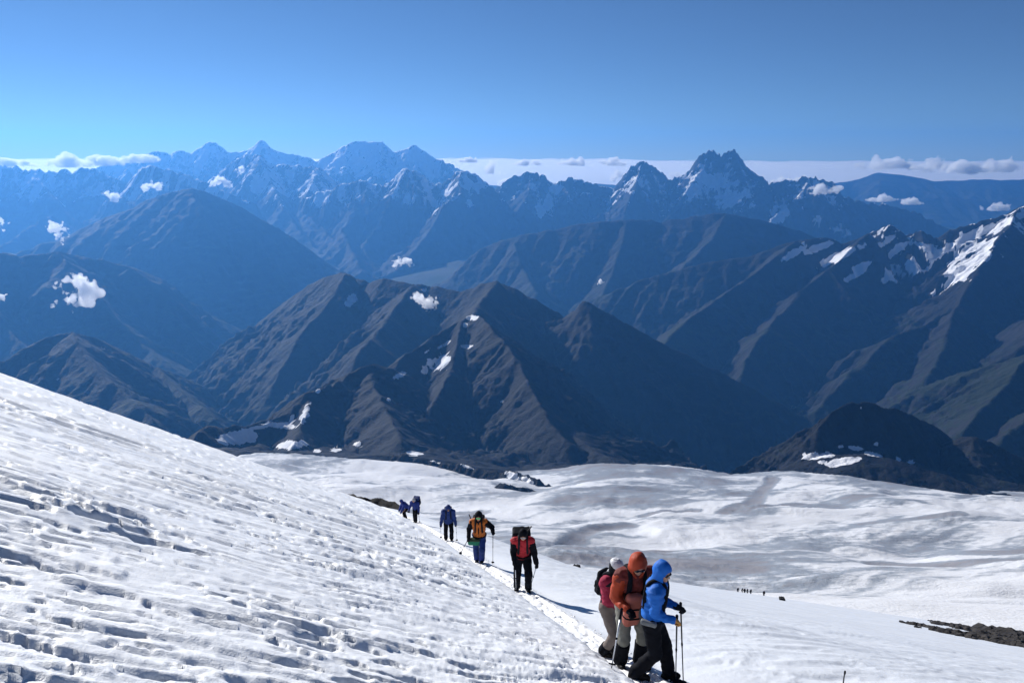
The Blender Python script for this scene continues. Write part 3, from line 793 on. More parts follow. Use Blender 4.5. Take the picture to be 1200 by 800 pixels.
# clods of kicked-up snow along both edges of the trail
rngc = np.random.default_rng(17)
CV = np.array([(0, 0, 1), (0.9, 0, 0.3), (0.28, 0.86, 0.3), (-0.73, 0.53, 0.3), (-0.73, -0.53, 0.3), (0.28, -0.86, 0.3), (0.6, 0.4, -0.5), (-0.6, 0.3, -0.5), (0, -0.7, -0.5)])
CF = np.array([(0, 1, 2), (0, 2, 3), (0, 3, 4), (0, 4, 5), (0, 5, 1), (1, 6, 2), (2, 6, 7), (2, 7, 3), (3, 7, 4), (4, 7, 8), (4, 8, 5), (5, 8, 6), (5, 6, 1)])
VV, FF = [], []
for k in range(480):
    yc = 6.5 + 34 * rngc.random() ** 1.6
    uc = rngc.choice([-1, 1]) * (0.26 + 0.10 * rngc.exponential()) if rngc.random() < 0.8 else rngc.normal() * 0.2
    r = 0.009 + 0.020 * rngc.random() ** 2.5
    x = float(trail_x(np.array(yc))) + uc
    v = CV * (1 + 0.5 * (rngc.random((9, 1)) - 0.5)) * r * np.array([1.2, 1.0, 0.8])
    VV.append(v + np.array([x, yc, ground(x, yc) + 0.4 * r])); FF.append(CF + 9 * k)
tag(mesh_obj('snow_clods', np.concatenate(VV), np.concatenate(FF), PATH), 'small clods of kicked up snow along the trail', kind='stuff')

# ------------------------------------------------------------------ surfaces from distance fields
def vnoise3(P, seed):
    x, y, z = P[..., 0], P[..., 1], P[..., 2]
    xi, yi, zi = np.floor(x), np.floor(y), np.floor(z)
    fx, fy, fz = x - xi, y - yi, z - zi
    fx = fx * fx * (3 - 2 * fx); fy = fy * fy * (3 - 2 * fy); fz = fz * fz * (3 - 2 * fz)
    r = 0
    for dz in (0, 1):
        for dy in (0, 1):
            for dx in (0, 1):
                h = hsh(xi + dx + (zi + dz) * 57, yi + dy - (zi + dz) * 131, seed).astype(np.float32) / 4294967296.0
                r = r + h * (fx if dx else 1 - fx) * (fy if dy else 1 - fy) * (fz if dz else 1 - fz)
    return r * 2 - 1


def fbm3(P, octv, seed, gain=0.5):
    s = 0; a = 1; t = 0
    for o in range(octv):
        s = s + a * vnoise3(P * 2.03 ** o + 11.7 * o, seed + o); t += a; a *= gain
    return s / t


def surface(fn, lo, hi, h):
    """surface nets: (verts, quads) of the zero set of fn"""
    lo = np.asarray(lo, float); hi = np.asarray(hi, float)
    n = np.maximum(np.ceil((hi - lo) / h).astype(int) + 1, 3)
    ax = [lo[i] + h * np.arange(n[i]) for i in range(3)]
    P = np.stack(np.meshgrid(*ax, indexing='ij'), -1)
    F = fn(P).astype(np.float64)
    S = F < 0
    c = np.zeros((n[0] - 1, n[1] - 1, n[2] - 1), np.int32)
    for dx in (0, 1):
        for dy in (0, 1):
            for dz in (0, 1):
                c += S[dx:n[0] - 1 + dx, dy:n[1] - 1 + dy, dz:n[2] - 1 + dz]
    act = (c > 0) & (c < 8)
    I = np.argwhere(act)
    if len(I) == 0: return np.zeros((0, 3)), np.zeros((0, 4), int)
    vid = -np.ones(act.shape, int); vid[act] = np.arange(len(I))
    acc = np.zeros((len(I), 3)); cnt = np.zeros(len(I))
    cor = [(dx, dy, dz) for dx in (0, 1) for dy in (0, 1) for dz in (0, 1)]
    for a in range(8):
        for b in range(a + 1, 8):
            ca, cb = np.array(cor[a]), np.array(cor[b])
            if np.abs(ca - cb).sum() != 1: continue
            fa = F[tuple((I + ca).T)]; fb = F[tuple((I + cb).T)]
            m = (fa < 0) != (fb < 0)
            t = fa[m] / (fa[m] - fb[m])
            acc[m] += ca + (cb - ca) * t[:, None]; cnt[m] += 1
    V = lo + h * (I + acc / cnt[:, None])
    quads = []
    for d in range(3):
        e = [0, 0, 0]; e[d] = 1
        A = S[:n[0] - e[0], :n[1] - e[1], :n[2] - e[2]]; B = S[e[0]:, e[1]:, e[2]:]
        m = A != B
        u, v = (d + 1) % 3, (d + 2) % 3
        J = np.argwhere(m)
        ok = (J[:, u] > 0) & (J[:, v] > 0) & (J[:, u] < n[u] - 1) & (J[:, v] < n[v] - 1)
        J = J[ok]
        eu = np.zeros(3, int); eu[u] = 1; ev = np.zeros(3, int); ev[v] = 1
        q = np.stack([vid[tuple((J - eu - ev).T)], vid[tuple((J - ev).T)], vid[tuple(J.T)], vid[tuple((J - eu).T)]], -1)
        fl = ~A[tuple(J.T)]
        q[fl] = q[fl][:, ::-1]
        quads.append(q)
    return V, np.concatenate(quads)


def add_surface(name, fn, lo, hi, h, mat, parent=None):
    V, Q = surface(fn, lo, hi, h)
    me = bpy.data.meshes.new(name)
    me.vertices.add(len(V)); me.vertices.foreach_set('co', V.astype(np.float32).ravel())
    me.loops.add(len(Q) * 4); me.loops.foreach_set('vertex_index', Q.astype(np.int32).ravel())
    me.polygons.add(len(Q)); me.polygons.foreach_set('loop_start', np.arange(0, len(Q) * 4, 4, dtype=np.int32))
    me.polygons.foreach_set('use_smooth', np.ones(len(Q), bool))
    me.update(calc_edges=True)
    if mat: me.materials.append(mat)
    o = bpy.data.objects.new(name, me); COL.objects.link(o)
    if parent is not None: o.parent = parent
    return o


def smin(a, b, k):
    h = np.clip(0.5 + 0.5 * (b - a) / k, 0, 1)
    return b + (a - b) * h - k * h * (1 - h)


def cap(P, a, b, ra, rb):
    a = np.asarray(a, float); b = np.asarray(b, float)
    ab = b - a
    t = np.clip(((P - a) @ ab) / (ab @ ab + 1e-12), 0, 1)
    return np.linalg.norm(P - a - t[..., None] * ab, axis=-1) - (ra + (rb - ra) * t)


def ell(P, c, r, R=None):
    q = P - np.asarray(c, float)
    if R is not None: q = q @ R
    r = np.asarray(r, float)
    k = np.linalg.norm(q / r, axis=-1)
    return (k - 1) * min(r)


def rbox(P, c, half, rad, R=None):
    q = P - np.asarray(c, float)
    if R is not None: q = q @ R
    q = np.abs(q) - (np.asarray(half, float) - rad)
    return np.linalg.norm(np.maximum(q, 0), axis=-1) + np.minimum(q.max(-1), 0) - rad


def tube_mesh(pts, radii, n=8):
    """closed tube through points: (verts, faces)"""
    pts = [np.asarray(p, float) for p in pts]
    V, F = [], []
    up = None
    for i, p in enumerate(pts):
        d = pts[min(i + 1, len(pts) - 1)] - pts[max(i - 1, 0)]
        d = d / (np.linalg.norm(d) + 1e-12)
        if up is None:
            up = np.cross(d, [0.3, 0.9, 0.2] if abs(d[1]) < 0.9 else [1, 0, 0])
        a = up - d * (up @ d); a = a / np.linalg.norm(a); up = a
        b = np.cross(d, a)
        for k in range(n):
            th_ = 2 * math.pi * k / n
            V.append(p + radii[i] * (math.cos(th_) * a + math.sin(th_) * b))
    for i in range(len(pts) - 1):
        for k in range(n):
            F.append((i * n + k, i * n + (k + 1) % n, (i + 1) * n + (k + 1) % n, (i + 1) * n + k))
    F.append(tuple(range(n))[::-1]); F.append(tuple((len(pts) - 1) * n + k for k in range(n)))
    return V, F


# ------------------------------------------------------------------ people
def cloth_mat(name, col, rough=0.75, sheen=0.2, scale=26):
    t = NT(name)
    n = t.noise(scale, 5, 0.6, t.pos()); n2 = t.noise(5, 3, 0.5, t.pos())
    c = t.mix(t.ramp(n2, [(0.3, 0), (0.7, 1)]), tuple(v * 0.86 for v in col), tuple(min(1, v * 1.08) for v in col))
    t.bump(n, 0.5, 0.012)
    t.set(c, rough, 0.2 if max(col) > 0.03 else 0.06)
    return t.m


M = {
    'skin': cloth_mat('weathered_skin', (0.42, 0.23, 0.16), 0.55, 0, 60),
    'blue': cloth_mat('bright_blue_shell', (0.010, 0.125, 0.50), 0.6),
    'navy': cloth_mat('navy_shell', (0.012, 0.035, 0.16), 0.6),
    'royal': cloth_mat('royal_blue_fabric', (0.014, 0.032, 0.19), 0.65),
    'orange': cloth_mat('orange_shell', (0.37, 0.050, 0.018), 0.6),
    'amber': cloth_mat('amber_shell', (0.48, 0.13, 0.022), 0.6),
    'rust': cloth_mat('dark_rust_fabric', (0.14, 0.022, 0.018), 0.7),
    'salmon': cloth_mat('salmon_pack_fabric', (0.38, 0.115, 0.085), 0.7),
    'maroon': cloth_mat('maroon_fleece', (0.30, 0.025, 0.06), 0.8),
    'red': cloth_mat('red_shell', (0.40, 0.020, 0.03), 0.6),
    'black': cloth_mat('black_fabric', (0.006, 0.007, 0.011), 0.75),
    'char': cloth_mat('charcoal_fabric', (0.016, 0.018, 0.023), 0.75),
    'taupe': cloth_mat('taupe_trousers', (0.18, 0.15, 0.135), 0.8),
    'olive': cloth_mat('grey_olive_trousers', (0.20, 0.20, 0.175), 0.8),
    'grey': cloth_mat('light_grey_fabric', (0.42, 0.43, 0.45), 0.7),
    'pad': cloth_mat('grey_pad', (0.16, 0.17, 0.18), 0.8),
    'white': cloth_mat('pale_helmet_shell', (0.62, 0.63, 0.66), 0.4),
    'tan': cloth_mat('tan_leather', (0.46, 0.23, 0.06), 0.6),
    'green': cloth_mat('green_fabric', (0.02, 0.17, 0.10), 0.7),
    'dkgreen': cloth_mat('dark_green_fabric', (0.03, 0.05, 0.03), 0.75),
    'boot': cloth_mat('black_boot_leather', (0.016, 0.015, 0.015), 0.5),
    'metal': NT('grey_metal').set((0.62, 0.64, 0.67), 0.35, 0.5, Metallic=0.35),
    'darkmetal': NT('dark_shaft').set((0.03, 0.03, 0.035), 0.4, 0.5),
    'lens': NT('dark_lens').set((0.01, 0.012, 0.016), 0.08, 0.6),
    'greenlens': NT('green_mirror_lens').set((0.12, 0.62, 0.22), 0.2, 0.6),
}


def rotx(a):
    c, s = math.cos(a), math.sin(a)
    return np.array([[1, 0, 0], [0, c, -s], [0, s, c]])


def rotz(a):
    c, s = math.cos(a), math.sin(a)
    return np.array([[c, -s, 0], [s, c, 0], [0, 0, 1]])


def ik(a, b, l1, l2, bend):
    a = np.asarray(a, float); b = np.asarray(b, float)
    d = b - a; L_ = np.linalg.norm(d)
    if L_ > (l1 + l2) * 0.998:
        b = a + d / L_ * (l1 + l2) * 0.998; d = b - a; L_ = np.linalg.norm(d)
    u = d / L_
    x = (l1 * l1 - l2 * l2 + L_ * L_) / (2 * L_)
    hgt = math.sqrt(max(l1 * l1 - x * x, 0))
    v = np.asarray(bend, float); v = v - u * (v @ u); v = v / (np.linalg.norm(v) + 1e-9)
    return a + u * x + v * hgt, b


class Person:
    """local frame: +y faces forward, +x is the person's right side, feet near z = 0"""

    def __init__(s, label, loc, yaw, H=1.75, lean=0.12, head=0.25, turn=0.0, feet=((-0.10, 0.0), (0.10, 0.0)), hands=None, twist=0.0,
                 vox=0.016, group=None, side=0.0, crouch=0.0, knees=(0.0, 1.0)):
        s.k = H / 1.75; k = s.k; s.vox = vox
        s.loc = np.array(loc, float); s.yaw = yaw; s.Rw = rotz(yaw)
        e = bpy.data.objects.new('person', None); COL.objects.link(e)
        e.location = s.loc; e.rotation_euler = (0, 0, yaw)
        e.empty_display_size = 0.2
        tag(e, label, 'person', group)
        s.root = e
        fz = [s.ground_local(f[0], f[1]) for f in feet]
        s.ank = [np.array([f[0], f[1], z + 0.105 * k]) for f, z in zip(feet, fz)]
        mid = (np.array(feet[0]) + np.array(feet[1])) / 2
        base = min(fz) * 0.75 + max(fz) * 0.25
        pel = np.array([mid[0] + side, mid[1] - 0.55 * lean * 0.5, base + (0.945 - crouch) * k])
        s.pel = pel
        Rt = rotz(twist) @ rotx(-lean)
        s.Rt = Rt
        up = Rt @ np.array([0, 0, 1.0]); rt = Rt @ np.array([1.0, 0, 0]); fw = Rt @ np.array([0, 1.0, 0])
        s.up, s.rt, s.fw = up, rt, fw
        s.waist = pel + up * 0.14 * k
        s.chest = pel + up * 0.34 * k
        s.neck = pel + up * 0.53 * k
        Rh = rotz(turn) @ rotz(twist) @ rotx(-(lean * 0.5 + head))
        s.Rh = Rh
        s.headc = s.neck + up * 0.06 * k + Rh @ np.array([0, 0.035, 0.125]) * k
        s.hip = [pel - rt * 0.095 * k - up * 0.02 * k, pel + rt * 0.095 * k - up * 0.02 * k]
        s.sho = [s.neck - rt * 0.19 * k - up * 0.055 * k, s.neck + rt * 0.19 * k - up * 0.055 * k]
        s.knee = []
        for i in (0, 1):
            kn, an = ik(s.hip[i], s.ank[i], 0.445 * k, 0.43 * k, [(-0.12 if i == 0 else 0.12), 1.0, 0.1])
            s.knee.append(kn); s.ank[i] = an
        hands = hands or ((-0.28, 0.15, 0.85), (0.28, 0.15, 0.85))
        s.elb, s.wri = [], []
        for i in (0, 1):
            tgt = np.array(hands[i], float)
            sg = -1 if i == 0 else 1
            el, wr = ik(s.sho[i], tgt, 0.30 * k, 0.265 * k, np.array([sg * 0.45, -0.8, -0.5]))
            s.elb.append(el); s.wri.append(wr)
        s.hdir = [(s.wri[i] - s.elb[i]) / np.linalg.norm(s.wri[i] - s.elb[i]) for i in (0, 1)]
        s.hand = [s.wri[i] + s.hdir[i] * 0.075 * k for i in (0, 1)]

    def ground_local(s, x, y):
        w = s.Rw @ np.array([x, y, 0]) + s.loc
        return ground(w[0], w[1]) - s.loc[2]

    def world(s, p):
        return s.Rw @ np.asarray(p, float) + s.loc

    def bounds(s, pts, m):
        a = np.array(pts)
        return a.min(0) - m, a.max(0) + m

    # ---- distance fields
    def d_legs(s, P, add=0.0, lo=1.0):
        k = s.k; d = None
        for i in (0, 1):
            a = cap(P, s.hip[i], s.knee[i], (0.088 + add) * k, (0.060 + add) * k)
            a = smin(a, cap(P, s.knee[i], s.ank[i], (0.060 + add) * k, (0.043 + add * lo) * k), 0.03)
            d = a if d is None else smin(d, a, 0.025)
        return smin(d, ell(P, s.pel, np.array([0.165 + add, 0.125 + add, 0.13 + add]) * k, s.Rt), 0.05)

    def d_torso(s, P, add=0.0):
        k = s.k
        d = ell(P, s.pel + s.up * 0.02 * k, np.array([0.16 + add, 0.125 + add, 0.17 + add]) * k, s.Rt)
        d = smin(d, ell(P, s.waist + s.up * 0.04 * k, np.array([0.15 + add, 0.115 + add, 0.20 + add]) * k, s.Rt), 0.06)
        d = smin(d, ell(P, s.chest + s.up * 0.03 * k, np.array([0.175 + add, 0.125 + add, 0.20 + add]) * k, s.Rt), 0.06)
        return smin(d, cap(P, s.sho[0], s.sho[1], (0.07 + add) * k, (0.07 + add) * k), 0.06)

    def d_arms(s, P, add=0.0):
        k = s.k; d = None
        for i in (0, 1):
            a = cap(P, s.sho[i], s.elb[i], (0.055 + add) * k, (0.042 + add) * k)
            a = smin(a, cap(P, s.elb[i], s.wri[i], (0.042 + add) * k, (0.030 + add * 0.9) * k), 0.025)
            d = a if d is None else np.minimum(d, a)
        return d

    def d_head(s, P):
        k = s.k
        R = s.Rh

        def at_(x, y, z): return s.headc + R @ (np.array([x, y, z]) * k)
        d = ell(P, at_(0, -0.01, 0.02), np.array([0.075, 0.095, 0.105]) * k, R)
        d = smin(d, ell(P, at_(0, 0.03, -0.055), np.array([0.056, 0.062, 0.065]) * k, R), 0.03)
        d = smin(d, cap(P, at_(0, 0.082, 0.012), at_(0, 0.103, -0.026), 0.010 * k, 0.015 * k), 0.012)      # nose
        d = smin(d, cap(P, at_(-0.035, 0.076, 0.028), at_(0.035, 0.076, 0.028), 0.012 * k, 0.012 * k), 0.015)  # brow
        d = smin(d, ell(P, at_(0, 0.072, -0.090), np.array([0.022, 0.018, 0.016]) * k, R), 0.02)             # chin
        d = smin(d, cap(P, at_(-0.020, 0.082, -0.050), at_(0.020, 0.082, -0.050), 0.008 * k, 0.008 * k), 0.008)  # lips
        for sg in (-1, 1):
            d = np.maximum(d, -ell(P, at_(sg * 0.032, 0.094, 0.006), np.array([0.016, 0.016, 0.011]) * k, R))
            d = smin(d, ell(P, at_(sg * 0.031, 0.072, 0.005), np.array([0.012, 0.012, 0.012]) * k, R), 0.004)
            d = smin(d, ell(P, at_(sg * 0.077, -0.005, -0.005), np.array([0.010, 0.022, 0.034]) * k, R), 0.008)
        return smin(d, cap(P, s.neck - s.up * 0.04 * k, s.headc + R @ (np.array([0, -0.02, -0.06]) * k), 0.060 * k, 0.055 * k), 0.03)

    def hand_frame(s, i):
        d = s.hdir[i]
        side = np.cross(d, [0, 0, 1.0]); side = side / (np.linalg.norm(side) + 1e-9)
        if i == 0: side = side
        palm = np.cross(side, d)
        return d, side, palm

    def d_hand(s, P, i, add=0.0):
        """a fist closed round a pole: palm, four bent fingers of unequal length and a thumb from the side"""
        k = s.k
        d, sd, pl = s.hand_frame(i)
        w = s.wri[i]
        out = s.hand[i] * 0

        def q(a, b, c): return w + (d * a + sd * b + pl * c) * k
        D = rbox(P, q(0.055, 0, 0.0), np.array([0.045, 0.042, 0.016 + add]) * k, 0.014 * k, np.stack([d, sd, pl], 1))
        D = smin(D, cap(P, w, q(0.03, 0, 0), (0.030 + add) * k, (0.030 + add) * k), 0.015)
        for j, ln in enumerate((0.92, 1.0, 0.95, 0.78)):
            b = -0.031 + 0.0205 * j
            k1 = q(0.098, b, 0.0); k2 = q(0.098 + 0.030 * ln, b, -0.024); k3 = q(0.098 + 0.008, b * 0.95, -0.052 * ln); k4 = q(0.072, b * 0.9, -0.050 * ln)
            r = (0.0092 + add)
            D = smin(D, cap(P, k1, k2, r * k, r * k), 0.006)
            D = smin(D, cap(P, k2, k3, r * k, r * 0.95 * k), 0.004)
            D = smin(D, cap(P, k3, k4, r * 0.95 * k, r * 0.85 * k), 0.004)
        sg = -1
        D = smin(D, cap(P, q(0.035, sg * 0.035, 0), q(0.065, sg * 0.056, -0.022), (0.013 + add) * k, (0.012 + add) * k), 0.008)
        return smin(D, cap(P, q(0.065, sg * 0.056, -0.022), q(0.090, sg * 0.030, -0.050), (0.012 + add) * k, (0.010 + add) * k), 0.005)

    # ---- pieces
    def body(s, hands=True):
        k = s.k
        pts = [s.headc, s.pel] + s.ank + s.elb + s.wri + s.knee + s.sho
        lo, hi = s.bounds(pts, 0.22 * k)

        def f(P):
            d = smin(s.d_torso(P, -0.035), s.d_legs(P, -0.018), 0.03)
            d = smin(d, s.d_arms(P, -0.012), 0.03)
            d = smin(d, s.d_head(P), 0.02)
            for i in (0, 1):
                d = smin(d, cap(P, s.wri[i], s.wri[i] + s.hdir[i] * 0.05 * k, 0.026 * k, 0.026 * k), 0.01)
                d = smin(d, s.d_hand(P, i, -0.001), 0.006)
                toe = s.ank[i] + np.array([0, 0.13, -0.06]) * k
                d = smin(d, cap(P, s.ank[i] - np.array([0, 0.02, 0.04]) * k, toe, 0.036 * k, 0.030 * k), 0.02)
            return d
        return add_surface('body', f, lo, hi, s.vox * 1.25, M['skin'], s.root)

    def jacket(s, mat, hem=0.10, add=0.03, sleeves=True, name='jacket', seed=1, open_front=None, sleevemat=None, folds=0.018, ext=0.0):
        k = s.k
        lo, hi = s.bounds([s.neck, s.pel - s.up * hem * k] + s.elb + s.wri + s.sho, 0.26 * k)

        def f(P):
            d = s.d_torso(P, add)
            if ext:   # a longer skirt below the waist
                d = smin(d, cap(P, s.pel, s.pel - np.array([0, 0.02, ext]) * k, 0.17 * k, 0.19 * k), 0.06)
            d = smin(d, cap(P, s.neck - s.up * 0.05 * k, s.neck + s.up * 0.03 * k, 0.085 * k, 0.075 * k), 0.03)
            if sleeves and sleevemat is None:
                d = smin(d, s.d_arms(P, add * 0.75), 0.03)
            q = P - s.pel
            hz = q @ s.up
            fold = fbm3(np.stack([P[..., 0] * 7, P[..., 1] * 7, P[..., 2] * 17 + 5 * P[..., 0]], -1), 2, 30 + seed)
            crease = 1 - 2 * np.abs(fbm3(np.stack([P[..., 0] * 6 + 3 * P[..., 2], P[..., 1] * 6, P[..., 2] * 13 - 4 * P[..., 0]], -1), 2, 35 + seed))
            d = d + fold * folds * k + (0.35 - crease) * folds * 0.9 * k
            seam = np.abs((P - s.pel) @ s.rt) 
            d = d - 0.006 * k * np.exp(-((np.abs(hz / k - 0.36)) / 0.012) ** 2) - 0.006 * k * np.exp(-(seam / (0.012 * k)) ** 2)
            # drawn in at the waist
            d = d + 0.014 * k * np.exp(-((hz / k - 0.10) / 0.035) ** 2)
            return np.maximum(d, -(hz + hem * k))
        o = add_surface(name, f, lo, hi, s.vox, mat, s.root)
        if sleevemat is not None:
            for i in (0, 1):
                def g(P, i=i):
                    d = cap(P, s.sho[i] + (s.elb[i] - s.sho[i]) * 0.10, s.elb[i], (0.070 + add) * k, (0.048 + add * 0.8) * k)
                    d = smin(d, cap(P, s.elb[i], s.wri[i], (0.046 + add * 0.75) * k, (0.034 + add * 0.7) * k), 0.03)
                    return d + fbm3(P * 14, 2, 60 + seed + i) * folds * k
                l2, h2 = s.bounds([s.sho[i], s.elb[i], s.wri[i]], 0.13 * k)
                add_surface('sleeve', g, l2, h2, s.vox, sleevemat, s.root)
        return o

    def trousers(s, mat, add=0.026, seed=5, flare=1.6):
        k = s.k
        lo, hi = s.bounds([s.pel + s.up * 0.12 * k] + s.ank + s.knee + s.hip, 0.2 * k)

        def f(P):
            d = s.d_legs(P, add, flare)
            zz = np.stack([P[..., 0] * 8, P[..., 1] * 8, P[..., 2] * 15], -1)
            d = d + fbm3(zz, 2, 40 + seed) * 0.012 * k + (np.abs(fbm3(zz * 0.8 + 5, 2, 44 + seed)) - 0.25) * 0.022 * k
            d = np.maximum(d, ((P - s.pel) @ s.up) - 0.12 * k)
            return np.maximum(d, np.minimum(-(P[..., 2] - s.ank[0][2]) - 0.0 * k, 9) if abs(s.ank[0][2] - s.ank[1][2]) < 0.02 else -(P[..., 2] - min(s.ank[0][2], s.ank[1][2])))
        return add_surface('trousers', f, lo, hi, s.vox, mat, s.root)

    def boots(s, mat):
        k = s.k
        for i in (0, 1):
            a = s.ank[i]; dr = np.array([(-0.10 if i == 0 else 0.10), 1.0, 0]); dr = dr / np.linalg.norm(dr)
            # the toe follows the ground
            dz = np.clip(s.ground_local(a[0] + dr[0] * 0.16, a[1] + dr[1] * 0.16) - s.ground_local(a[0], a[1]), -0.08, 0.08)
            heel = a - dr * 0.055 * k - np.array([0, 0, 0.062]) * k
            toe = a + dr * 0.165 * k + np.array([0, 0, -0.068 * k + dz])

            def f(P):
                d = cap(P, heel, toe, 0.046 * k, 0.040 * k)
                d = smin(d, cap(P, a - np.array([0, 0, 0.03]) * k, a + (s.knee[i] - a) * 0.30, 0.056 * k, 0.058 * k), 0.04)
                d = smin(d, ell(P, a + dr * 0.08 * k - np.array([0, 0, 0.03]) * k, np.array([0.05, 0.09, 0.05]) * k), 0.03)
                # welted sole
                return smin(d, cap(P, heel - np.array([0, 0, 0.018]) * k, toe - np.array([0, 0, 0.018]) * k, 0.045 * k, 0.043 * k), 0.008)
            lo, hi = s.bounds([heel, toe, a + (s.knee[i] - a) * 0.30], 0.10 * k)
            add_surface('boot', f, lo, hi, s.vox * 0.8, mat, s.root)

    def gaiters(s, mat, top=0.92, bot=-0.06, add=0.036):
        k = s.k
        for i in (0, 1):
            a, b = s.ank[i], s.knee[i]
            p0 = a + (b - a) * bot; p1 = a + (b - a) * top

            def f(P):
                d = cap(P, p0, p1, (0.052 + add) * k, (0.052 + add) * k)
                u = (b - a) / np.linalg.norm(b - a)
                hz = (P - p0) @ u
                d = d + fbm3(P * 16, 2, 77 + i) * 0.008 * k
                return np.maximum(np.maximum(d, -hz), hz - np.linalg.norm(p1 - p0))
            lo, hi = s.bounds([p0, p1], 0.13 * k)
            add_surface('gaiter', f, lo, hi, s.vox, mat, s.root)

    def hood(s, mat, size=1.0, seed=0, low=True, name='hood', open_=1.0):
        k = s.k * size; R = s.Rh

        def at_(x, y, z): return s.headc + R @ (np.array([x, y, z]) * k)
        lo, hi = s.bounds([s.headc, s.neck], 0.26 * k)

        def f(P):
            d = ell(P, at_(0, -0.022, 0.025), np.array([0.112, 0.132, 0.142]) * k, R)
            if low:
                d = smin(d, cap(P, at_(0, -0.015, -0.06), s.neck - s.up * 0.01 * k, 0.105 * k, 0.115 * k), 0.04)
            d = d + fbm3(P * 13, 2, 90 + seed) * 0.010 * k
            face = ell(P, at_(0, 0.125, -0.035), np.array([0.082, 0.118, 0.104]) * k * open_, R)
            d = np.maximum(d, -face)
            inner = ell(P, at_(0, -0.008, 0.01), np.array([0.088, 0.105, 0.118]) * k, R)
            return np.maximum(d, -inner)
        return add_surface(name, f, lo, hi, s.vox * 0.85, mat, s.root)

    def helmet(s, mat):
        k = s.k; R = s.Rh

        def at_(x, y, z): return s.headc + R @ (np.array([x, y, z]) * k)
        lo, hi = s.bounds([s.headc], 0.24 * k)

        def f(P):
            d = ell(P, at_(0, -0.012, 0.035), np.array([0.106, 0.126, 0.122]) * k, R)
            q = (P - s.headc) @ R / k
            d = np.maximum(d, -(q[..., 2] - 0.030 + 0.35 * np.minimum(q[..., 1], 0.02)) * k)
            rim = ell(P, at_(0, 0.105, 0.045), np.array([0.075, 0.045, 0.012]) * k, R)
            for sx_ in (-0.04, 0, 0.04):
                d = np.maximum(d, -cap(P, at_(sx_, -0.10, 0.128), at_(sx_, 0.06, 0.148), 0.010 * k, 0.010 * k))
            return smin(d, rim, 0.01)
        return add_surface('helmet', f, lo, hi, s.vox * 0.75, mat, s.root)

    def goggles(s, mat, name='sunglasses', tall=0.024):
        k = s.k; R = s.Rh

        def at_(x, y, z): return s.headc + R @ (np.array([x, y, z]) * k)
        lo, hi = s.bounds([at_(0, 0.06, 0.005)], 0.13 * k)

        def f(P):
            d = ell(P, at_(-0.033, 0.092, 0.004), np.array([0.032, 0.014, tall]) * k, R)
            d = smin(d, ell(P, at_(0.033, 0.092, 0.004), np.array([0.032, 0.014, tall]) * k, R), 0.012)
            for sg in (-1, 1):
                d = np.minimum(d, cap(P, at_(sg * 0.062, 0.088, 0.006), at_(sg * 0.086, 0.0, 0.006), 0.007 * k, 0.007 * k))
            return d
        return add_surface(name, f, lo, hi, min(s.vox * 0.6, 0.011), mat, s.root)

    def gloves(s, mats):
        for i in (0, 1):
            if mats[i] is None: continue

            def f(P):
                d = s.d_hand(P, i, 0.0045)
                return smin(d, cap(P, s.wri[i] - s.hdir[i] * 0.01 * s.k, s.wri[i] + s.hdir[i] * 0.03 * s.k, 0.044 * s.k, 0.042 * s.k), 0.01)
            lo, hi = s.bounds([s.wri[i], s.hand[i]], 0.13 * s.k)
            add_surface('glove', f, lo, hi, min(s.vox * 0.5, 0.009), mats[i], s.root)

    def band(s, name, mat, hz, half, add, thick=0.014):
        """a belt round the torso at height hz above the pelvis"""
        k = s.k
        lo, hi = s.bounds([s.pel + s.up * hz * k], 0.34 * k)

        def f(P):
            d = s.d_torso(P, add)
            z = (P - s.pel) @ s.up - hz * k
            return np.maximum(np.maximum(d - thick * k, -(d + 0.03)), np.abs(z) - half * k)
        return add_surface(name, f, lo, hi, s.vox * 0.85, mat, s.root)

    def d_strap(s, P, i, add, wid=0.026, thick=0.016):
        k = s.k
        sg = -1 if i == 0 else 1
        d = s.d_torso(P, add)
        q = (P - s.chest) @ s.Rt / k
        x = q[..., 0] * sg - 0.105 - 0.20 * np.clip(q[..., 2] - 0.02, -0.25, 0.15) * -0.25
        lowz = -0.17
        return np.maximum(np.maximum(np.maximum(d - thick * k, -(d + 0.03)), (np.abs(x) - wid) * k), (lowz - q[..., 2]) * k)

    def backpack(s, label, main, dark, half=(0.155, 0.10, 0.25), off=(0, -0.26, 0.12), lid=True, straps=True, add=0.03, roll=None, group=None, front=False, bungee=True):
        """worn, yet a thing of its own: an empty at its base with bag, lid, straps, pockets"""
        k = s.k
        e = bpy.data.objects.new('backpack', None); COL.objects.link(e)
        e.location = s.loc; e.rotation_euler = (0, 0, s.yaw); e.empty_display_size = 0.1
        tag(e, label, 'backpack', group)
        c = s.chest + s.Rt @ (np.array(off) * k)
        R = s.Rt
        hf = np.array(half) * k
        lo, hi = s.bounds([c], float(np.linalg.norm(hf)) + 0.08)

        def f(P):
            d = rbox(P, c, hf, 0.065 * k, R)
            if not front:
                d = smin(d, rbox(P, c + R @ (np.array([0, -0.07, -0.09]) * k), hf * np.array([0.8, 0.7, 0.55]), 0.05 * k, R), 0.03)
            return d + fbm3(P * 10, 2, 120) * 0.014 * k
        add_surface('bag', f, lo, hi, s.vox, main, e)
        if lid:
            cl = c + R @ np.array([0, 0, hf[2] + 0.015 * k])
            lo, hi = s.bounds([cl], float(hf[0]) + 0.12)

            def g(P):
                d = rbox(P, cl, np.array([hf[0] * 1.02, hf[1] * 1.1, 0.065 * k]), 0.05 * k, R)
                return d + fbm3(P * 11, 2, 130) * 0.012 * k
            add_surface('lid', g, lo, hi, s.vox, dark, e)
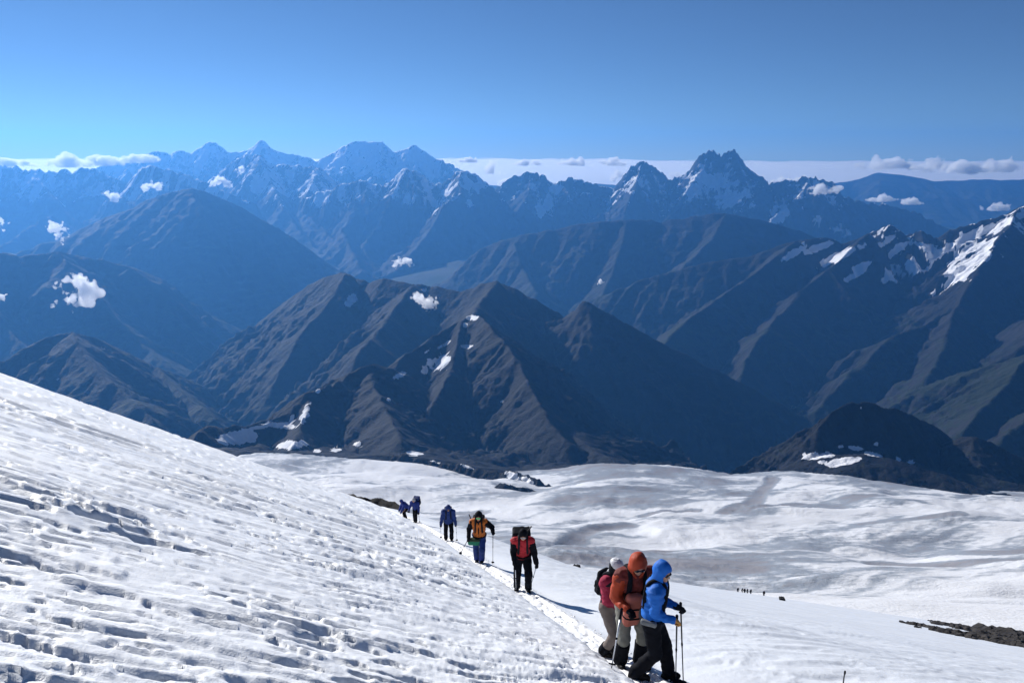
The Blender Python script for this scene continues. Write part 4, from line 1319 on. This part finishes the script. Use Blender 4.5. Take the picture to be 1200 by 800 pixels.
        if straps:
            for i in (0, 1):
                lo, hi = s.bounds([s.chest, s.neck] + s.sho, 0.24 * k)
                add_surface('shoulder_strap', lambda P, i=i: s.d_strap(P, i, add), lo, hi, s.vox * 0.85, dark, e)
        if bungee:
            for dz in (-0.10, 0.07):
                cc = c + R @ np.array([0, 0, dz * k])
                lo, hi = s.bounds([cc], 0.30 * k)

                def h(P):
                    d = f(P); z = ((P - cc) @ R)[..., 2]
                    return np.maximum(np.maximum(d - 0.010 * k, -(d + 0.02)), np.abs(z) - 0.014 * k)
                add_surface('compression_strap', h, lo, hi, s.vox * 0.85, dark, e)
        if roll is not None:
            a, b, r, m = roll
            a = c + R @ (np.array(a) * k); b = c + R @ (np.array(b) * k)
            v, fc = tube_mesh([a, a + (b - a) * 0.02, a + (b - a) * 0.98, b], [r * 0.7, r, r, r * 0.7], 10)
            mesh_obj('tool_shaft' if r < 0.03 else 'mat_roll', v, fc, m, e)
        return e


def ski_pole(label, grip, tip, shaft_mat, group='trekking poles held by the climbers', grip_mat=None):
    grip = np.asarray(grip, float); tip = np.asarray(tip, float)
    e = bpy.data.objects.new('trekking_pole', None); COL.objects.link(e)
    e.location = tip; e.empty_display_size = 0.1
    tag(e, label, 'trekking pole', group)
    v = grip - tip; Ln = np.linalg.norm(v); u = v / Ln
    def P_(t): return u * t
    V, F = tube_mesh([P_(0.06), P_(0.5 * Ln), P_(0.5 * Ln + 0.004), P_(Ln - 0.08)], [0.0075, 0.0085, 0.0105, 0.0115], 8)
    mesh_obj('shaft', V, F, shaft_mat, e)
    V, F = tube_mesh([P_(0.0), P_(0.03), P_(0.07)], [0.003, 0.006, 0.008], 6)
    mesh_obj('tip', V, F, M['darkmetal'], e)
    V, F = tube_mesh([P_(0.075), P_(0.08), P_(0.095), P_(0.10)], [0.012, 0.05, 0.048, 0.012], 12)
    mesh_obj('basket', V, F, M['black'], e)
    V, F = tube_mesh([P_(Ln - 0.11), P_(Ln - 0.10), P_(Ln - 0.04), P_(Ln), P_(Ln + 0.035), P_(Ln + 0.05)], [0.012, 0.017, 0.016, 0.019, 0.021, 0.012], 10)
    mesh_obj('grip', V, F, grip_mat or M['black'], e)
    V, F = tube_mesh([P_(0.52 * Ln), P_(0.54 * Ln), P_(0.56 * Ln)], [0.012, 0.015, 0.012], 8)
    mesh_obj('lock_collar', V, F, M['black'], e)
    return e


def ray_ground(px, py, guess=(3, 140)):
    d = at(px, py, 1.0)
    lo = guess[0]
    ys_ = np.linspace(guess[0], guess[1], 4000)
    z, _ = slope_base(d[0] * ys_, ys_)
    hit = d[2] * ys_ < z
    i = np.argmax(hit) if hit.any() else np.argmin((d[2] * ys_ - z) / ys_)
    y = ys_[i]
    return np.array([d[0] * y, y, float(z[i])])


# ------------------------------------------------------------------ the climbers
def trail_at(px, py):
    d = at(px, py, 1.0)
    return d * (3.0 / (-d[2] - 0.415))


def feet_at(px, py):
    q = trail_at(px, py)
    return np.array([q[0], q[1], ground(q[0], q[1]) + 0.02])


QUEUE = 'climbers on the trail'
PI = math.pi
# blue hooded climber in profile at the front
p = Person('climber in bright blue hooded jacket and black trousers facing right with two poles', feet_at(762, 794), -PI / 2 - 0.28, H=1.80, lean=0.10, head=0.20,
           feet=((-0.09, 0.24), (0.11, -0.20)), hands=((-0.08, 0.30, 1.10), (0.10, 0.27, 1.00)), turn=-0.45, vox=0.015, group=QUEUE)
p.body(); p.jacket(M['blue'], hem=0.10, add=0.028, seed=1); p.trousers(M['black'], add=0.030); p.boots(M['boot']); p.gaiters(M['black'], 0.8, -0.02)
p.hood(M['blue']); p.goggles(M['lens']); p.gloves((M['char'], M['tan']))
p.band('hip_belt', M['black'], 0.03, 0.026, 0.038, 0.022)
for i in (0, 1):
    lo, hi = p.bounds([p.chest, p.neck] + p.sho, 0.24)
    add_surface('shoulder_strap', lambda P, i=i: p.d_strap(P, i, 0.038, 0.022), lo, hi, 0.012, M['black'], p.root)
lo, hi = p.bounds([p.pel + p.rt * 0.19 + p.up * 0.035], 0.14)
add_surface('belt_pocket', lambda P: rbox(P, p.pel + p.rt * 0.205 + p.up * 0.03 - p.fw * 0.03, (0.04, 0.11, 0.035), 0.02, p.Rt), lo, hi, 0.011, M['pad'], p.root)
h0, h1 = p.world(p.hand[0]), p.world(p.hand[1])
for hnd, lab, dx in ((h1, 'black trekking pole under the tan glove of the blue hooded climber', 0.03), (h0, 'black trekking pole under the dark glove of the blue hooded climber', 0.10)):
    tx, ty = hnd[0] + dx, hnd[1] + 0.02
    ski_pole(lab, hnd + np.array([-0.005, 0, 0.05]), (tx, ty, ground(tx, ty) - 0.03), M['darkmetal'])
# climber with orange hood, bowed over a salmon pack
p = Person('climber with orange hood and sunglasses bowing over a salmon pack', feet_at(737, 781), PI + 0.16, H=1.93, lean=0.28, head=0.36,
           feet=((-0.15, 0.04), (0.13, -0.02)), hands=((-0.14, 0.34, 1.04), (0.17, 0.36, 1.16)), vox=0.015, group=QUEUE)
p.body(); p.jacket(M['rust'], hem=0.12, add=0.028, seed=2, sleevemat=M['orange']); p.trousers(M['olive'], add=0.026, flare=0.9); p.boots(M['boot']); p.gaiters(M['black'], 0.80, -0.05, 0.044)
p.hood(M['orange'], 1.04, 3); p.goggles(M['lens']); p.gloves((M['black'], M['black']))
p.backpack('salmon pink backpack with black straps worn on the front of the orange hooded climber', M['salmon'], M['black'], half=(0.115, 0.07, 0.27), off=(0.05, 0.225, -0.25), lid=False, straps=True, add=0.045, front=True)
h0 = p.world(p.hand[0])
tip = ray_ground(752, 778)
ski_pole('thin dark trekking pole between the legs of the orange hooded climber', h0 + np.array([0, 0, 0.03]), (h0[0] + 0.06, h0[1] + 0.10, ground(h0[0] + 0.06, h0[1] + 0.10) - 0.02), M['darkmetal'])
h1 = p.world(p.hand[1])
tip = ray_ground(716, 786)
ski_pole('silver trekking pole slanting in front of the taupe trousers', at(728, 716, tip[1] + 0.35), tip, M['metal'])
# climber in maroon with pale helmet
p = Person('climber with pale helmet, maroon jacket and taupe trousers behind the orange hood', feet_at(714, 768), PI + 0.85, H=1.68, lean=0.06, head=0.24,
           feet=((-0.12, 0.03), (0.12, -0.03)), hands=((-0.03, 0.27, 1.10), (0.08, 0.29, 1.06)), vox=0.0155, group=QUEUE)
p.body(); p.jacket(M['maroon'], hem=-0.02, add=0.032, seed=3); p.jacket(M['char'], hem=0.14, add=0.022, sleeves=False, name='fleece', seed=8, folds=0.008)
p.trousers(M['taupe'], add=0.028, flare=1.1); p.boots(M['boot']); p.gaiters(M['black'], 0.36, -0.05, 0.044)
p.helmet(M['white']); p.hood(M['char'], 0.84, 5, name='balaclava'); p.goggles(M['lens']); p.gloves((M['grey'], M['grey']))
lo, hi = p.bounds([p.neck], 0.2)
add_surface('neck_scarf', lambda P: np.maximum(cap(P, p.neck - p.up * 0.02, p.neck + p.up * 0.035, 0.105, 0.095), -cap(P, p.neck - p.up * 0.1, p.neck + p.up * 0.2, 0.05, 0.05)), lo, hi, 0.013, M['grey'], p.root)
p.backpack('small black backpack on the climber in maroon', M['black'], M['char'], half=(0.14, 0.06, 0.22), off=(0, -0.165, 0.02), lid=False, straps=True, add=0.042)
# red climber
p = Person('climber in red jacket with black sleeves stooping under a big black pack', feet_at(612, 692), PI + 0.04, H=1.76, lean=0.30, head=0.30,
           feet=((-0.14, 0.12), (0.13, -0.08)), hands=((-0.34, 0.20, 0.80), (0.20, 0.33, 0.90)), vox=0.017, group=QUEUE)
p.body(); p.jacket(M['red'], hem=0.14, add=0.036, seed=4, sleevemat=M['black']); p.trousers(M['black'], add=0.034, flare=1.1); p.boots(M['boot']); p.gaiters(M['char'], 0.8, -0.03)
p.hood(M['black'], 0.97, 6, name='cap', low=False, open_=1.0); p.goggles(M['grey'], 'goggles', 0.026); p.gloves((M['black'], M['black']))
p.band('hip_belt', M['black'], 0.06, 0.025, 0.045, 0.02)
p.backpack('big black backpack rising over the head of the red jacketed climber', M['black'], M['char'], half=(0.22, 0.14, 0.25), off=(0.02, -0.26, -0.08), roll=((-0.08, 0.05, 0.20), (-0.24, 0.02, 0.46), 0.018, M['darkmetal']), add=0.045)
h0, h1 = p.world(p.hand[0]), p.world(p.hand[1])
tip = (h1[0] + 0.02, h1[1] + 0.05, ground(h1[0] + 0.02, h1[1] + 0.05))
ski_pole('pale trekking pole upright in front of the red jacketed climber', h1 + np.array([0, 0, 0.04]), tip, M['metal'])
q = (h0[0] - 0.18, h0[1] + 0.15)
ski_pole('pale trekking pole at the right side of the red jacketed climber', h0 + np.array([0, 0, 0.04]), (q[0], q[1], ground(*q)), M['metal'])
# amber climber
p = Person('climber in amber and black jacket with green goggles and blue gaiters', feet_at(562, 659), PI - 0.05, H=1.86, lean=0.16, head=0.22,
           feet=((-0.08, 0.12), (0.09, -0.10)), hands=((-0.46, 0.22, 1.22), (0.34, 0.18, 0.98)), vox=0.018, group=QUEUE)
p.body(); p.jacket(M['amber'], hem=0.16, add=0.040, seed=5, sleevemat=M['black']); p.trousers(M['navy'], add=0.032); p.boots(M['boot']); p.gaiters(M['royal'], 0.9, 0.12, 0.042)
p.hood(M['black'], 1.06, 7); p.goggles(M['greenlens'], 'goggles', 0.034); p.gloves((M['black'], M['char']))
p.band('waist_strap', M['black'], 0.02, 0.022, 0.048, 0.02)
lo, hi = p.bounds([p.waist, p.chest], 0.36)
add_surface('front_zip', lambda P: np.maximum(np.maximum(p.d_torso(P, 0.052), -(p.d_torso(P, 0.052) + 0.05)), np.maximum(np.abs((P - p.pel) @ p.rt) - 0.022, -((P - p.pel) @ p.fw))), lo, hi, 0.016, M['black'], p.root)
p.backpack('dark backpack with a strapped ice axe worn by the amber jacketed climber', M['black'], M['char'], half=(0.18, 0.12, 0.22), off=(0.03, -0.25, -0.12), roll=((0.18, 0.04, 0.05), (0.30, 0.02, 0.38), 0.018, M['darkmetal']), add=0.05)
bag = bpy.data.objects.new('waist_bag', None); COL.objects.link(bag); bag.location = p.loc; bag.rotation_euler = (0, 0, p.yaw); bag.empty_display_size = 0.1
tag(bag, 'green bag hanging at the waist of the amber jacketed climber', 'bag')
cb = p.pel + p.rt * 0.16 + p.fw * 0.17 - p.up * 0.14
lo, hi = p.bounds([cb], 0.3)
add_surface('pouch', lambda P: rbox(P, cb, (0.20, 0.08, 0.12), 0.045, p.Rt) + fbm3(P * 10, 2, 7) * 0.014, lo, hi, 0.017, M['green'], bag)
add_surface('flap', lambda P: rbox(P, cb + p.up * 0.085 + p.fw * 0.012, (0.205, 0.085, 0.045), 0.035, p.Rt), lo, hi, 0.017, M['dkgreen'], bag)
h0, h1 = p.world(p.hand[0]), p.world(p.hand[1])
q = (h0[0] - 0.01, h0[1] + 0.02)
ski_pole('dark trekking pole held out upright by the amber jacketed climber', h0 + np.array([0, 0, 0.06]), (q[0], q[1], ground(*q)), M['darkmetal'])
tip = ray_ground(539, 649)
ski_pole('dark trekking pole slanting out left from the amber jacketed climber', h1 + np.array([0, 0, 0.02]), tip, M['darkmetal'])
# navy climber
p = Person('climber in navy jacket and black trousers with bowed head and two poles', feet_at(526, 633), PI + 0.10, H=1.78, lean=0.20, head=0.45,
           feet=((-0.12, 0.10), (0.13, -0.06)), hands=((-0.32, 0.14, 0.82), (0.36, 0.14, 0.80)), vox=0.02, group=QUEUE)
p.body(); p.jacket(M['navy'], hem=0.20, add=0.055, seed=6); p.trousers(M['black'], add=0.030); p.boots(M['boot']); p.gaiters(M['black'], 0.6, -0.03)
p.hood(M['navy'], 1.08, 8); p.goggles(M['lens']); p.gloves((M['black'], M['black']))
p.backpack('navy backpack hidden behind the bowed head of the navy jacketed climber', M['navy'], M['char'], half=(0.16, 0.11, 0.22), off=(0, -0.26, -0.12), add=0.06)
h0, h1 = p.world(p.hand[0]), p.world(p.hand[1])
for hnd, lab, dx in ((h1, 'trekking pole on the left of the navy jacketed climber', 0.0), (h0, 'trekking pole on the right of the navy jacketed climber', 0.03)):
    q = (hnd[0] + dx, hnd[1] + 0.05)
    ski_pole(lab, hnd + np.array([0, 0, 0.04]), (q[0], q[1], ground(*q)), M['metal'])
# royal blue climber, stooping
p = Person('climber in royal blue jacket with dark pack walking last but one', feet_at(487, 612), PI - 0.25, H=1.80, lean=0.42, head=0.15,
           feet=((-0.10, 0.18), (0.10, -0.16)), hands=((-0.34, 0.30, 0.86), (0.30, 0.30, 0.90)), vox=0.024, group=QUEUE)
p.body(); p.jacket(M['royal'], hem=0.16, add=0.045, seed=7); p.trousers(M['black'], add=0.03); p.boots(M['boot']); p.gaiters(M['black'], 0.7, -0.03)
p.hood(M['grey'], 1.0, 9, name='hat', low=False); p.gloves((M['black'], M['black']))
p.backpack('dark backpack on the stooping royal blue climber', M['black'], M['navy'], half=(0.20, 0.14, 0.26), off=(-0.06, -0.27, 0.0), add=0.05)
h0 = p.world(p.hand[0])
q = (h0[0] + 0.05, h0[1] + 0.05)
ski_pole('trekking pole at the right of the stooping royal blue climber', h0 + np.array([0, 0, 0.04]), (q[0], q[1], ground(*q)), M['darkmetal'])
# another one bending down behind
p = Person('climber in royal blue bending down low at the end of the queue', feet_at(475, 608), PI / 2 + 0.5, H=1.72, lean=0.75, head=0.0,
           feet=((-0.12, 0.10), (0.12, -0.10)), hands=((-0.18, 0.45, 0.42), (0.18, 0.45, 0.40)), vox=0.026, group=QUEUE, crouch=0.10)
p.body(); p.jacket(M['royal'], hem=0.16, add=0.06, seed=9); p.trousers(M['black'], add=0.03); p.boots(M['boot']); p.hood(M['royal'], 1.0, 10); p.gloves((M['black'], M['black']))
# one more whose red top just shows over the rim of the slope
tq = at(440, 577.0, 96.0)
p = Person('climber in red half hidden behind the snow rim beside dark rocks', (tq[0], tq[1], tq[2] - 1.70), PI, H=1.75, lean=0.2, vox=0.03, group=QUEUE)
p.body(); p.jacket(M['orange'], add=0.05, seed=11); p.trousers(M['black']); p.boots(M['boot']); p.hood(M['red'], 1.0, 12)

# a low ledge of dark rock just beyond the rim of the slope
_nk = near_km
massif('rock_outcrop', [
    dict(pts=[(404, 578, 0.100), (410, 579.5, 0.099), (418, 581, 0.097), (427, 582, 0.096), (434, 584.5, 0.096), (447, 584, 0.095), (455, 587, 0.094), (462, 588, 0.093), (470, 592, 0.092), (476, 598, 0.09)],
         k=(1.1, 1.1), jz=0.35, jl=0.8, seg=0.8, L=40.0),
], (-0.026, -0.006, 0.084, 0.104), 0.17, -62.0, ROCK_LEDGE, 141, wave=3.2, amp=0.30, octv=3, keepz=-63, label='low dark ledge of rock just beyond the rim of the snow slope')

# tiny climbers far down the slope: one built, then copied with its parts
first = None
for i, (px, py, lab) in enumerate([(864.5, 692.0, 'tiny dark climber standing apart at the left end of the distant file'), (869.5, 693.0, 'tiny dark climber, leftmost of the tight distant group'), (872.5, 693.6, 'tiny dark climber in the tight distant group, second from its left'),
                                   (875.5, 694.2, 'tiny dark climber, rightmost of the tight distant group'), (879.5, 695, 'tiny dark climber just right of the tight distant group'), (895, 698, 'tiny dark climber alone between the distant group and the boulder')]):
    q = at(px, py, 201.0); q[2] = ground(q[0], q[1])
    if first is None:
        p = Person(lab, q, PI + 0.3, H=1.68, lean=0.2, vox=0.045, group='distant climbers on the lower snow field')
        p.body(); p.jacket(M['black'], add=0.05); p.trousers(M['black'], add=0.04); p.boots(M['boot']); p.hood(M['navy'])
        first = p.root
    else:
        c = first.copy(); COL.objects.link(c)
        c.location = q; c.rotation_euler = (0, 0, PI + 0.3 + 0.7 * math.sin(i * 2.3)); c['label'] = lab
        for ch in first.children:
            k = ch.copy(); COL.objects.link(k); k.parent = c



# ------------------------------------------------------------------ rocks, rubble, marker wands
def boulder(size, seed, flat=0.6):
    rnd = random.Random(seed)
    ang_ = rnd.random() * 6.28
    R = rotz(ang_)

    def f(P):
        d = rbox(P, (0, 0, 0), (size, size * 0.75, size * flat), size * 0.25, R)
        return d + fbm3(P / size * 1.4, 3, 200 + seed) * size * 0.55
    return f


q = ray_ground(916, 703, (6, 420))
o = add_surface('boulder', boulder(0.7, 4), (-1.8, -1.8, -1.4), (1.8, 1.8, 1.4), 0.14, ROCK_NEAR)
o.location = q + np.array([0, 0, 0.25])
tag(o, 'dark boulder lying alone on the snow right of the distant climbers', 'boulder')
o = add_surface('boulder', boulder(0.16, 9), (-.3, -.3, -.25), (.3, .3, .25), 0.03, ROCK_NEAR)
o.location = ray_ground(676, 662, (6, 330))
tag(o, 'small dark stone on the snow field left of the pale helmet', 'boulder')
for (px, py, h_, lab) in ((988, 801, 0.22, 'thin dark marker stick in the snow at the lower right'),):
    q = ray_ground(px, py, (5, 200))
    e = bpy.data.objects.new('marker_stick', None); COL.objects.link(e); e.location = q; e.empty_display_size = 0.1
    tag(e, lab, 'marker stick')
    hh = h_
    V, F = tube_mesh([(0, 0, -0.2), (0.003, 0, hh * 0.5), (0.01, 0, hh)], [0.012, 0.011, 0.010], 7)
    mesh_obj('stick', V, F, M['darkmetal'], e)
    V, F = tube_mesh([(0.009, 0, hh - 0.05), (0.01, 0, hh - 0.04), (0.01, 0, hh), (0.01, 0, hh + 0.012)], [0.011, 0.016, 0.016, 0.010], 7)
    mesh_obj('cap', V, F, M['black'], e)

# rubble strips at the right
ico = None
import bmesh
bmr = bmesh.new(); bmesh.ops.create_icosphere(bmr, subdivisions=1, radius=1.0)
IV = np.array([v.co[:] for v in bmr.verts]); IF = np.array([[v.index for v in f.verts] for f in bmr.faces]); bmr.free()
rng = np.random.default_rng(5)
VV, FF = [], []
nv = 0
for line, wd, cnt, sz in (([(1090, 727), (1110, 731), (1127, 735)], 1.0, 260, 0.26), ([(1127, 735), (1150, 740), (1175, 746), (1215, 752)], 4.2, 900, 0.42), ([(1150, 740), (1175, 745), (1215, 751)], 2.4, 120, 0.95),
                          ([(1066, 731), (1080, 733), (1098, 737)], 1.0, 200, 0.24), ([(1110, 739), (1130, 743), (1150, 748), (1170, 752)], 1.8, 160, 0.24), ([(1162, 751), (1180, 754), (1215, 759)], 4.4, 800, 0.40)):
    W = np.array([ray_ground(a, b, (6, 420)) for a, b in line])
    for _ in range(cnt):
        tt = rng.random() * (len(W) - 1); i = int(tt)
        c = W[i] + (W[i + 1] - W[i]) * (tt - i)
        x = c[0] + rng.normal() * wd * 0.35 + rng.normal() * 0.3; y = c[1] + rng.normal() * wd * 0.9
        r = sz * (0.45 + rng.random() ** 3 * 1.6)
        sc = np.array([1 + rng.random() * 0.6, 0.8 + 0.5 * rng.random(), 0.5 + 0.4 * rng.random()]) * r
        v = IV * (1 + 0.35 * (rng.random((len(IV), 1)) - 0.5)) * sc
        v = v @ rotz(rng.random() * 6.28).T + np.array([x, y, ground(x, y) + 0.15 * r])
        VV.append(v); FF.append(IF + nv); nv += len(v)
o = mesh_obj('rubble', np.concatenate(VV), np.concatenate(FF), RUBBLE_M, smooth=False)
tag(o, 'dark strips of broken stone lying on the snow at the right', kind='stuff')


# ------------------------------------------------------------------ clouds
def vapour(name, density, g=0.45):
    m = bpy.data.materials.new(name); m.use_nodes = True
    nt = m.node_tree; nt.nodes.clear()
    o = nt.nodes.new('ShaderNodeOutputMaterial'); pv = nt.nodes.new('ShaderNodeVolumePrincipled')
    pv.inputs['Density'].default_value = density
    pv.inputs['Color'].default_value = (0.995, 0.995, 0.995, 1)
    pv.inputs['Anisotropy'].default_value = g
    nt.links.new(pv.outputs[0], o.inputs['Volume'])
    return m


def cloud(px, py, w, h, Y, label, seed, flat=False, group='small clouds drifting over the valleys', dens=1.0, thick=2.6, g=0.45):
    c = at(px, py, Y * 1000.0)
    mpp = np.linalg.norm(c) / FPX
    W, H_ = w * mpp / 2, h * mpp / 2
    D = W * 0.6
    rnd = random.Random(seed)
    blobs = []
    for i in range(9):
        a = (i + 0.5) / 9 * 2 - 1 + rnd.uniform(-0.1, 0.1)
        s = (1 - abs(a) ** 1.6 * 0.75) * rnd.uniform(0.65, 1.1)
        blobs.append((np.array([a * W * 0.78, rnd.uniform(-0.4, 0.4) * D, (rnd.uniform(-0.45, 0.5) if not flat else -0.55 + 0.35 * s + rnd.uniform(0, 0.25)) * H_]), np.array([W * 0.30 * s + W * 0.05, D * 0.5 * s, H_ * 0.72 * s])))
    q = H_ * 0.9 if w / h < 4 else H_ * 1.2

    def f(P):
        d = None
        for bc, br in blobs:
            e_ = ell(P, bc, br)
            d = e_ if d is None else smin(d, e_, H_ * 0.25)
        n = fbm3(P / q * 1.25 + seed * 7.1, 2, 300 + seed)
        b = np.abs(fbm3(P / q * 2.6 + seed * 3.3, 3, 340 + seed, 0.6))
        d = d + H_ * (0.55 * n - 0.55 * b + 0.24) * dens
        if flat:
            d = np.maximum(d, -(P[..., 2] + H_ * (0.72 + 0.2 * n)))
        return d
    hs = max(w / 44.0, 0.5) * mpp
    o = add_surface('cloud', f, (-W * 1.15, -D * 1.1, -H_ * 1.25), (W * 1.15, D * 1.1, H_ * 1.3), hs, vapour('cloud_vapour', thick / H_, g))
    o.location = c
    tag(o, label, 'cloud', group)
    return o


NEARC = [
    (91, 341, 62, 38, 8.3, 'white ragged cloud in front of the left mountain shoulder'),
    (497, 353, 46, 24, 5.6, 'pale wispy cloud below the ridge of the centre mountain'),
    (470, 309, 34, 17, 11.0, 'small white cloud in the hazy middle valley'),
    (67, 272, 26, 22, 12.4, 'small white cloud at the left end of the dome shaped mountain'),
    (0, 260, 18, 16, 12.0, 'white cloud cut off by the left edge, upper of two'),
    (2, 349, 14, 9, 8.4, 'faint cloud scrap cut off by the left edge, lower of two'),
    (705, 331, 11, 8, 9.0, 'tiny white cloud scrap right of the dark middle valley'),
    (258, 215, 30, 15, 15.8, 'bright cloud right above the dome shaped mountain'),
    (180, 218, 32, 14, 16.4, 'cloud scrap on the flank of the peak left of the dome'),
    (131, 230, 26, 13, 16.2, 'cloud scrap left of the dome shaped mountain'),
    (281, 200, 16, 11, 17.2, 'small bright cloud among the jagged left peaks'),
    (965, 225, 48, 17, 16.2, 'long white cloud on the right shoulder of the twin peak'),
    (1033, 232, 40, 12, 19.0, 'flat white cloud over the right valley, left one of a pair'),
    (1066, 236, 28, 11, 18.5, 'flat white cloud over the right valley, right one of a pair'),
    (1172, 242, 38, 14, 19.0, 'white cloud over the rightmost ridge'),
]
for i, (a, b, w, h, Y, lab) in enumerate(NEARC):
    cloud(a, b, w, h, near_km(Y) if Y < 14 else Y * 1.06, lab, 11 + i, flat=(b > 222 and a > 1000))
FARC = [
    (575, 196, 46, 26, 'tall white cumulus behind the chain left of centre'),
    (596, 212, 44, 20, 'low white cumulus under the tall one left of centre'),
    (548, 187, 34, 10, 'thin flat cloud right of the snowy skyline peaks'),
    (618, 190, 40, 12, 'faint flat cloud left of the horizon centre'),
    (672, 189, 46, 16, 'white cumulus on the horizon in the middle'),
    (716, 190, 40, 14, 'white cumulus on the horizon left of the twin peak'),
    (724, 206, 36, 20, 'bright cumulus touching the left peak beside the twin peak'),
    (795, 204, 22, 14, 'bright cloud in the notch left of the twin peak'),
    (890, 212, 22, 14, 'white cloud right beside the twin peak'),
    (915, 212, 34, 14, 'white cloud on the horizon right of the twin peak, nearest row'),
    (938, 210, 28, 12, 'small cloud right of the twin peak, second from it'),
    (1035, 190, 76, 26, 'broad cumulus over the low blue hills, leftmost of the right row'),
    (1090, 193, 44, 24, 'domed cumulus over the low blue hills, second of the right row'),
    (1132, 196, 58, 20, 'long cumulus over the low blue hills, third of the right row'),
    (1176, 194, 60, 22, 'cumulus over the low blue hills, last of the right row'),
    (20, 190, 60, 14, 'cloud bank lump at the far left edge of the horizon'),
    (75, 188, 70, 22, 'cloud bank lump on the left horizon, second from the edge'),
    (120, 187, 60, 20, 'cloud bank lump on the left horizon, third from the edge'),
    (163, 185, 54, 16, 'cloud bank lump left of the skyline peaks'),
]
for i, (a, b, w, h, lab) in enumerate(FARC):
    cloud(a, b, w, h, 21.4 + (i % 4) * 0.3, lab, 41 + i, flat=True, group='clouds along the far horizon', dens=0.9, thick=2.4, g=0.35)
# the sea of cloud beyond the last hills: a wide low layer of white vapour
xs = np.linspace(-1, 1, 220); yy = 31500 * np.exp(np.linspace(0, 1.5, 40))
T, Y = np.meshgrid(xs, yy); X = T * Y * 0.95
Zt = -420 + 620 * fbm(X / 4200, Y / 9000, 4, 502, 0.55) + (Y - 31500) * 0.0012 - 350 * sstep(12000, 24000, X)
ny, nx = X.shape
V = np.concatenate([np.stack([X, Y, Zt], -1).reshape(-1, 3), np.stack([X, Y, Zt * 0 - 2200.0], -1).reshape(-1, 3)])
idx = np.arange(ny * nx).reshape(ny, nx); off = ny * nx
F = []
for a, flip in ((idx, False), (idx + off, True)):
    q_ = np.stack([a[:-1, :-1], a[:-1, 1:], a[1:, 1:], a[1:, :-1]], -1).reshape(-1, 4)
    F += [tuple(f[::-1]) if flip else tuple(f) for f in q_.tolist()]
rim_ = list(idx[0, :]) + list(idx[1:, -1]) + list(idx[-1, -2::-1]) + list(idx[-2:0:-1, 0])
for a, b in zip(rim_, rim_[1:] + rim_[:1]):
    F.append((int(b), int(a), int(a + off), int(b + off)))
o = mesh_obj('cloud_sea', V, F, vapour('cloud_sea_vapour', 8e-5, 0.35))
tag(o, 'pale sea of cloud reaching the horizon behind the peaks', kind='stuff')

# ------------------------------------------------------------------ the air
def haze():
    x0, x1, y0, y1, z0, z1 = -39000, 39000, -3000, 31000, FLOOR - 1200, 900
    v = [(x0, y0, z0), (x1, y0, z0), (x1, y1, z0), (x0, y1, z0), (x0, y0, z1), (x1, y0, z1), (x1, y1, z1), (x0, y1, z1)]
    f = [(0, 3, 2, 1), (4, 5, 6, 7), (0, 1, 5, 4), (1, 2, 6, 5), (2, 3, 7, 6), (3, 0, 4, 7)]
    m = bpy.data.materials.new('haze'); m.use_nodes = True
    nt = m.node_tree; nt.nodes.clear()
    o = nt.nodes.new('ShaderNodeOutputMaterial'); pv = nt.nodes.new('ShaderNodeVolumePrincipled')
    pv.inputs['Density'].default_value = HAZE_DENSITY
    pv.inputs['Color'].default_value = (*HAZE_COLOR, 1)
    pv.inputs['Anisotropy'].default_value = HAZE_G
    nt.links.new(pv.outputs[0], o.inputs['Volume'])
    h = mesh_obj('haze', v, f, m, smooth=False)
    h['kind'] = 'stuff'


haze()
